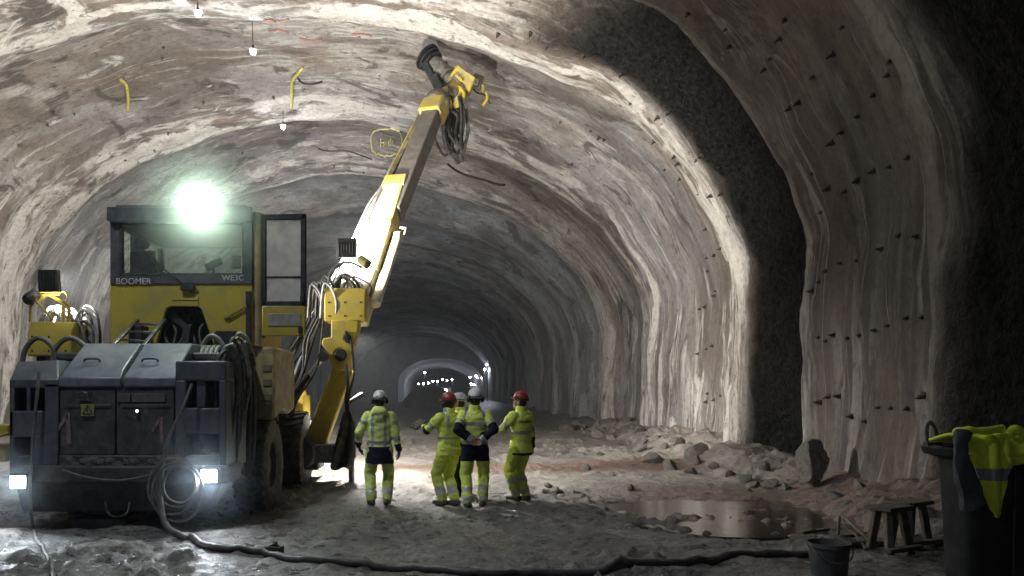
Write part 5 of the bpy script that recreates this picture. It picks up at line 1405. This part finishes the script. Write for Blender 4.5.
sl_ = mb.build('sleeve', JG, jk)
mb = MB(); cs = curve([P(1002, 428, Yf + .02), P(985, 431, Yf - .04), P(966, 430, Yf - .03), P(955, 432, Yf + .05)], 8); mb.tube(cs, [.026 + .006 * mnoise.noise(Vector((k * .31, 1, 2))) for k in range(len(cs))], 10); mb.build('collar', JHV, jk)
mb = MB(); cs = curve([P(1008, 436, Yf - .02), P(1014, 430, Yf - .02), P(1026, 434, Yf - .03), P(1040, 440, Yf - .02)], 6); mb.tube(cs, [.034 + .008 * mnoise.noise(Vector((k * .37, 7, 2))) for k in range(len(cs))], 10); mb.build('hood', JHV, jk)

# ------------------------------------------------------------------ roof lamps, bolts, marks
BULB = emat('bulb_glow', (.90, .94, 1.0), 55)
def roof_lamp(Y, x, z, label, power=60, down=False):
    i = int(np.argmin(np.abs(np.interp(np.linspace(10, 28, 900), PD, PT[:, 0]) - x))); s_ = np.linspace(10, 28, 900)[i]
    top, nrm = lining_point(Y, s_)
    root = empty('roof_lamp', Vector((x, Y, z))); tag(root, label, 'lamp')
    mb = MB(); mb.lathe([(0, .19), (.03, .19), (.035, .10), (.13, .06), (.14, .05), (.03, .075)], (x, Y, z), (0, 0, 1), 18); mb.build('shade', BLACK, root)
    mb = MB(); mb.ell((x, Y, z + .01), (.075, .075, .085)); mb.build('bulb', BULB, root)
    mb = MB(); mb.tube([(x, Y, z + .18), (top.x, Y, top.z + .05)], .012, 6); mb.build('cable', BLACK, root)
    if down: lamp('lamp_light', 'SPOT', (x, Y, z - .10), power, (.84, .90, 1.0), root, (.10, .25, -1), 100, .5, .1)
    else: lamp('lamp_light', 'POINT', (x, Y, z - .10), power, (.88, .93, 1.0), root, size=.08)
v = P(198, 14, 20.1); roof_lamp(20.1, v.x, v.z, 'small bare roof lamp nearest the top edge', 90)
v = P(253, 52, 22.1); roof_lamp(22.1, v.x, v.z, 'small roof lamp in the middle of the three over the cab', 60)
v = P(283, 127, 28.2); roof_lamp(28.2, v.x, v.z, 'small roof lamp lowest of the three over the cab', 60)
roof_lamp(13.5, -5.6, 10.9, 'fill lamp added out of view above the rear of the machine', 330)  # unseen lamp, added to light the machine and people from above
roof_lamp(6.5, -5.6, 10.9, 'downward fill lamp added out of view nearest the camera', NEAR_FILL_W, True)  # unseen spot, added as cool fill on the rig's rear, people and mud

# rock bolts standing out of the lining
BOLT = mat('bolt_steel', (.045, .042, .040), .6, .4, (.10, .085, .07), .5, 12, .3)
def bolt_meshes():
    mb = MB(); mb.box((-.055, -.055, -.01), (.055, .055, .012)); pa = mb.build('bolt_plate', BOLT, None, .004)
    mb = MB(); mb.lathe([(.05, .012), (.035, .04), (.014, .05), (.014, .13), (.0, .135)], (0, 0, 0), (0, 0, 1), 10); mb.lathe([(0, .055), (.032, .055), (.032, .085), (0, .085)], (0, 0, 0), (0, 0, 1), 6); ra = mb.build('bolt_rod', BOLT)
    return pa, ra
pa, ra = bolt_meshes(); first = True
src = [(624, 0, (165, 35, 260, 75, 272, 118, 412, 50, 400, 100, 375, 150, 360, 178, 485, 198, 448, 262, 425, 277, 535, 140, 560, 68, 682, 158, 640, 243, 600, 298, 533, 365, 557, 340, 482, 445, 525, 482, 567, 490, 505, 543, 598, 463, 640, 440, 682, 427, 728, 403, 677, 193, 115, 288, 200, 398, 185, 410, 130, 400, 143, 458, 225, 500, 250, 495, 190, 498, 75, 365, 105, 435)),
       (624, 225, (517, 118, 502, 145, 480, 170, 557, 98, 597, 90, 705, 28, 750, 28, 660, 62, 725, 238, 765, 238, 497, 288, 518, 297, 537, 282, 573, 290, 603, 283, 643, 270, 677, 258, 527, 438, 550, 438, 500, 455, 583, 490, 617, 503, 652, 467, 685, 468, 727, 468, 768, 438, 210, 10, 243, 62, 213, 85, 232, 78, 215, 118, 235, 170, 233, 182, 210, 210, 195, 215, 213, 317, 228, 310, 190, 330, 215, 432, 248, 438, 232, 448, 212, 453)),
       (330, 0, (515, 80, 555, 122, 745, 190, 650, 140, 430, 88, 865, 288, 590, 312, 668, 335, 703, 355, 690, 350, 770, 265, 840, 300, 890, 420, 620, 420)),
       (0, 0, (418, 120, 415, 148, 320, 410, 395, 385, 430, 340, 190, 290, 135, 285, 120, 318, 855, 425, 930, 440, 700, 250, 620, 390, 500, 420, 520, 260))]
for ox, oy, l in src:
    for k in range(0, len(l), 2):
        px, py = ox + l[k] / 2.56, oy + l[k + 1] / 2.56
        Y, s_ = wall_hit(px, py)
        if not (8 < Y < 60): continue
        p, nrm = lining_point(Y, s_)
        root = empty('rock_bolt', p); root.rotation_euler = (nrm + Vector((random.uniform(-.3, .3), random.uniform(-.45, .1), random.uniform(-.3, .1)))).to_track_quat('Z', 'Y').to_euler()
        sc_ = random.uniform(.6, 1.05); root.scale = (sc_, sc_, sc_)
        up_ = p.z > 8
        tag(root, 'dark rock bolt with a plate sticking out of the tunnel roof' if up_ else 'dark rock bolt with a plate sticking out of the tunnel side wall', 'bolt', 'rock bolts in the tunnel roof' if up_ else 'rock bolts in the tunnel side walls')
        for q in (pa, ra):
            c = q if first else q.copy()
            if not first: COL.objects.link(c)
            c.parent = root
        first = False

# painted marks and yellow tubes on the roof
def on_lining(px, py, lift=.03):
    Y, s_ = wall_hit(px, py); p, nrm = lining_point(Y, s_); return p + nrm * lift
SPRAY = mat('yellow_spray', (.55, .53, .16), .7, 0, (.3, .3, .2), .5, 9, 0); REDS = mat('red_spray', (.42, .13, .08), .8, 0, (.26, .2, .17), .55, 12, 0)
PIPE = mat('yellow_pipe', (.58, .52, .10), .5, 0, (.3, .26, .12), .4, 9, 0)
def stroke(name, pts, r, m, label, cat, closed=False, lift=.03):
    mb = MB(); q = [on_lining(v.x, v.y, lift) for v in curve([(x, y, 0) for x, y in pts], 5)]
    if cat == 'cable':
        for _ in range(6): q = [q[0]] + [(q[i - 1] + q[i] + q[i + 1]) / 3 for i in range(1, len(q) - 1)] + [q[-1]]
    mb.tube(q, r, 6); o = mb.build(name, m, base=q[0]); tag(o, label, cat); return o
el_ = [(371, 137), (374, 131), (382, 128.5), (391, 128.5), (399, 131), (402, 137), (402, 146), (401, 154)]
ov = stroke('painted_outline', el_, .035, SPRAY, 'yellow sprayed loop painted on the roof left of the boom', 'paint mark')
mb = MB(); q = [on_lining(v.x, v.y, .03) for v in curve([(x, y, 0) for x, y in ((371, 137), (372, 146), (378, 154), (390, 154.5), (401, 154))], 5)]; mb.tube(q, .035, 6); mb.build('outline_stroke', SPRAY, ov)
for k, strokes in enumerate((((381, 138), (381, 145), (384, 145), (384, 141.5), (381, 141.5)), ((386, 144), (386, 140.5), (387.5, 142.5), (389, 140.5), (389, 144)), ((391, 138), (391, 144), (394, 138.5), (394, 144)))):
    mb = MB(); mb.tube([on_lining(x, y, .04) for x, y in strokes], .026, 6); mb.build('sprayed_letter', SPRAY, ov)
def hoop(pts, label):
    mb = MB(); q = [on_lining(x, y, l) for x, y, l in pts]; mb.tube(curve(q, 5), .05, 8); o = mb.build('yellow_tube', PIPE, base=q[0]); tag(o, label, 'tube')
hoop([(291, 106, .05), (291.5, 92, .12), (292, 77, .15), (297, 69, .2), (303, 66, .05)], 'bent yellow tube hanging from the roof between the cab and the boom')
hoop([(127, 108, .05), (127, 95, .1), (125, 82, .12), (120, 78, .05)], 'pale yellow tube hanging from the roof above the left of the cab')
for k, pts in enumerate((((262, 21), (270, 19), (279, 21), (289, 18)), ((268, 31), (280, 29), (288, 32)), ((352, 34), (362, 33), (371, 35)), ((300, 37), (312, 40), (322, 39)), ((356, 38), (360, 36)))):
    stroke('red_paint_mark', pts, .03, REDS, ('long red paint stroke on the roof, highest of the marks', 'short red paint stroke under the long one on the roof', 'red paint stroke on the roof nearest the drill head', 'faint red paint stroke on the roof right of the lamps', 'tiny red paint dab on the roof next to the drill head')[k], 'paint mark')
o = stroke('roof_cable', [(448, 163), (460, 170), (476, 176), (490, 181), (505, 184)], .05, BLACK, 'dark cable fixed across the roof below the drill head', 'cable', lift=.06)
o = stroke('roof_cable', [(318, 147), (328, 150), (345, 149), (358, 152), (372, 156)], .03, BLACK, 'thin dark cable on the roof near the sprayed loop', 'cable', lift=.06)
o = stroke('roof_cable', [(297, 76), (302, 82), (312, 83), (322, 80)], .028, BLACK, 'thin dark cable on the roof beside the bent yellow tube', 'cable', lift=.06)

# ------------------------------------------------------------------ far end: muck pile, lights on posts
mb = MB(); cx_, cy_ = P(428, 0, 92).x, 92.0; n = 28; rows = 9; vs = []
for i in range(rows):
    f = i / (rows - 1); r_ = 3.1 * (1 - f) ** .8
    for k in range(n):
        t = 2 * math.pi * k / n; q = r_ * (1 + .12 * math.sin(3 * t + 1) + .07 * mnoise.noise(Vector((math.cos(t) * 2, math.sin(t) * 2, f * 4))))
        vs.append((cx_ + q * math.cos(t) * 1.15, cy_ + q * math.sin(t), 2.55 * math.sin(f * math.pi / 2) ** .9 - .05))
mb.add(vs, [(i * n + k, i * n + (k + 1) % n, (i + 1) * n + (k + 1) % n, (i + 1) * n + k) for i in range(rows - 1) for k in range(n)] + [tuple((rows - 1) * n + k for k in range(n))])
o = mb.build('muck_pile', mat('muck_dark', (.028, .028, .03), .9, 0, (.05, .05, .05), .5, 1.2, .8), base=(cx_, cy_, 0)); tag(o, 'dark heap of broken rock far down the tunnel', 'muck pile')
FARB = emat('far_bulb', (.82, .90, 1.0), 60)
def post_lamp(px, py, Y, label, group, power=0, r=.17):
    c = P(px, py, Y); root = empty('tunnel_lamp', Vector((c.x, Y, 0))); tag(root, label, 'lamp', group)
    mb = MB(); mb.ell(c, r, nu=10, nv=6); mb.build('bulb', FARB, root)
    mb = MB(); mb.cyl((c.x, Y + .05, -.05), (c.x, Y + .05, c.z), .05, n=8); mb.build('post', GRIME, root)
    mb = MB(); mb.lathe([(0, .30), (.14, .28), (.26, .12), (.28, .10), (.12, .20)], c, (0, 0, 1), 12); mb.build('hood', GRIME, root)
    if power: lamp('lamp_light', 'POINT', c + Vector((0, -.4, -.25)), power, (.82, .9, 1), root, size=.15)
for k, (px, py) in enumerate(((418.6, 383.9), (423.5, 383.3), (428.6, 382.9), (432.9, 381.4), (437.4, 381.1), (442.5, 379.7), (447, 380.3), (452, 379.6))):
    post_lamp(px, py, 172 + 4 * k, 'small white lamp in the row above the far muck pile', 'row of far lamps', 420 if k in (1, 4, 7) else 0, .19)
for px, py, Y, lb, pw in ((424.9, 372.5, 150, 'far lamp hung alone above the row of lamps', 160), (469.9, 377.2, 165, 'far lamp at the top of the small cluster', 0), (476, 375.7, 150, 'far lamp above the cluster nearer the right side', 0), (478, 377.8, 158, 'far lamp right of the cluster, just below another', 0), (471, 383.9, 175, 'far lamp low in the cluster, left of its neighbour', 400), (474, 384.6, 175, 'far lamp low in the cluster, right of its neighbour', 0), (482, 377.9, 146, 'far lamp beside the lit edge of the narrow tunnel', 260), (487.6, 358.2, 122, 'highest of the three lamps on the far right wall', 300), (487, 364.6, 125, 'middle of the three lamps on the far right wall', 0), (484.7, 369.2, 131, 'lowest of the three lamps on the far right wall', 300)):
    post_lamp(px, py, Y, lb, None, pw, .16 * Y / 150 + .02)
c = P(445.5, 390.5, 120); mb = MB(); mb.box((c.x - 1.0, 120.3, .5), (c.x + 1.0, 124, 1.9)); mb.box((c.x - .9, 121.2, 1.9), (c.x + .9, 123.8, 2.5)); 
o = mb.build('truck', GRIME, None, .1, base=(c.x, 122, .3)); tag(o, 'dark vehicle far down the tunnel with one headlight shining', 'vehicle')
for sx in (-.8, .8):
    for yy in (121, 123.3):
        mb = MB(); mb.cyl((c.x + sx - .15, yy, .42), (c.x + sx + .15, yy, .42), .45, n=16); mb.build('wheel', TYRE, o)
mb = MB(); mb.ell(c, (.26, .1, .26)); mb.build('headlight', FARB, o)
# ------------------------------------------------------------------ dust haze hanging in the tunnel
mb = MB(); mb.box((-17.5, 8.6, -.3), (8.6, 150, 12.6))
HZ = bpy.data.materials.new('dust_haze'); HZ.use_nodes = True; nt = HZ.node_tree; nt.nodes.clear()
o_ = nt.nodes.new('ShaderNodeOutputMaterial'); v_ = N(nt, 'ShaderNodeVolumePrincipled', Density=.0014, Anisotropy=.35); v_.inputs['Color'].default_value = (.93, .96, 1.0, 1)
nt.links.new(v_.outputs[0], o_.inputs['Volume'])
hz = mb.build('haze', HZ, smooth=False); tag(hz, 'thin dust haze hanging in the tunnel air', 'haze', kind='stuff')

def glare_mat(name, dens, col):  # volume that thins outward, added round a lamp to imitate lens glare
    m = bpy.data.materials.new(name); m.use_nodes = True; nt = m.node_tree; nt.nodes.clear()
    o_ = nt.nodes.new('ShaderNodeOutputMaterial'); v_ = N(nt, 'ShaderNodeVolumePrincipled', Density=0, Anisotropy=.2); v_.inputs['Color'].default_value = (*col, 1)
    tc = nt.nodes.new('ShaderNodeTexCoord').outputs['Object']
    ln = nt.nodes.new('ShaderNodeVectorMath'); ln.operation = 'LENGTH'; nt.links.new(tc, ln.inputs[0])
    fo_ = math_(nt, 'POWER', math_(nt, 'SUBTRACT', 1.0, ln.outputs['Value'], True), 2.0)
    nt.links.new(math_(nt, 'MULTIPLY', fo_, dens), v_.inputs['Density']); nt.links.new(v_.outputs[0], o_.inputs['Volume'])
    return m
for (px, py, Y), nm, dn, cl, rr in (((203, 210, 12.1), 'rear lamp on the cab roof', .34, (.88, 1.0, .90), 1.3), ((209, 476, 10.3), 'headlight beside the hose coil', .17, (.78, .90, 1.0), 1.0), ((18, 482, 10.3), 'headlight at the left end of the machine', .12, (.78, .90, 1.0), .9)):
    c = P(px, py, Y - .25); mb = MB(); mb.ell((0, 0, 0), 1.0, nu=24, nv=16); o = mb.build('glare', glare_mat('lamp_glare', dn, cl)); o.location = c; o.scale = (rr, rr, rr)
    tag(o, 'scattering ball added as lens glare round the ' + nm, 'glare', kind='stuff')
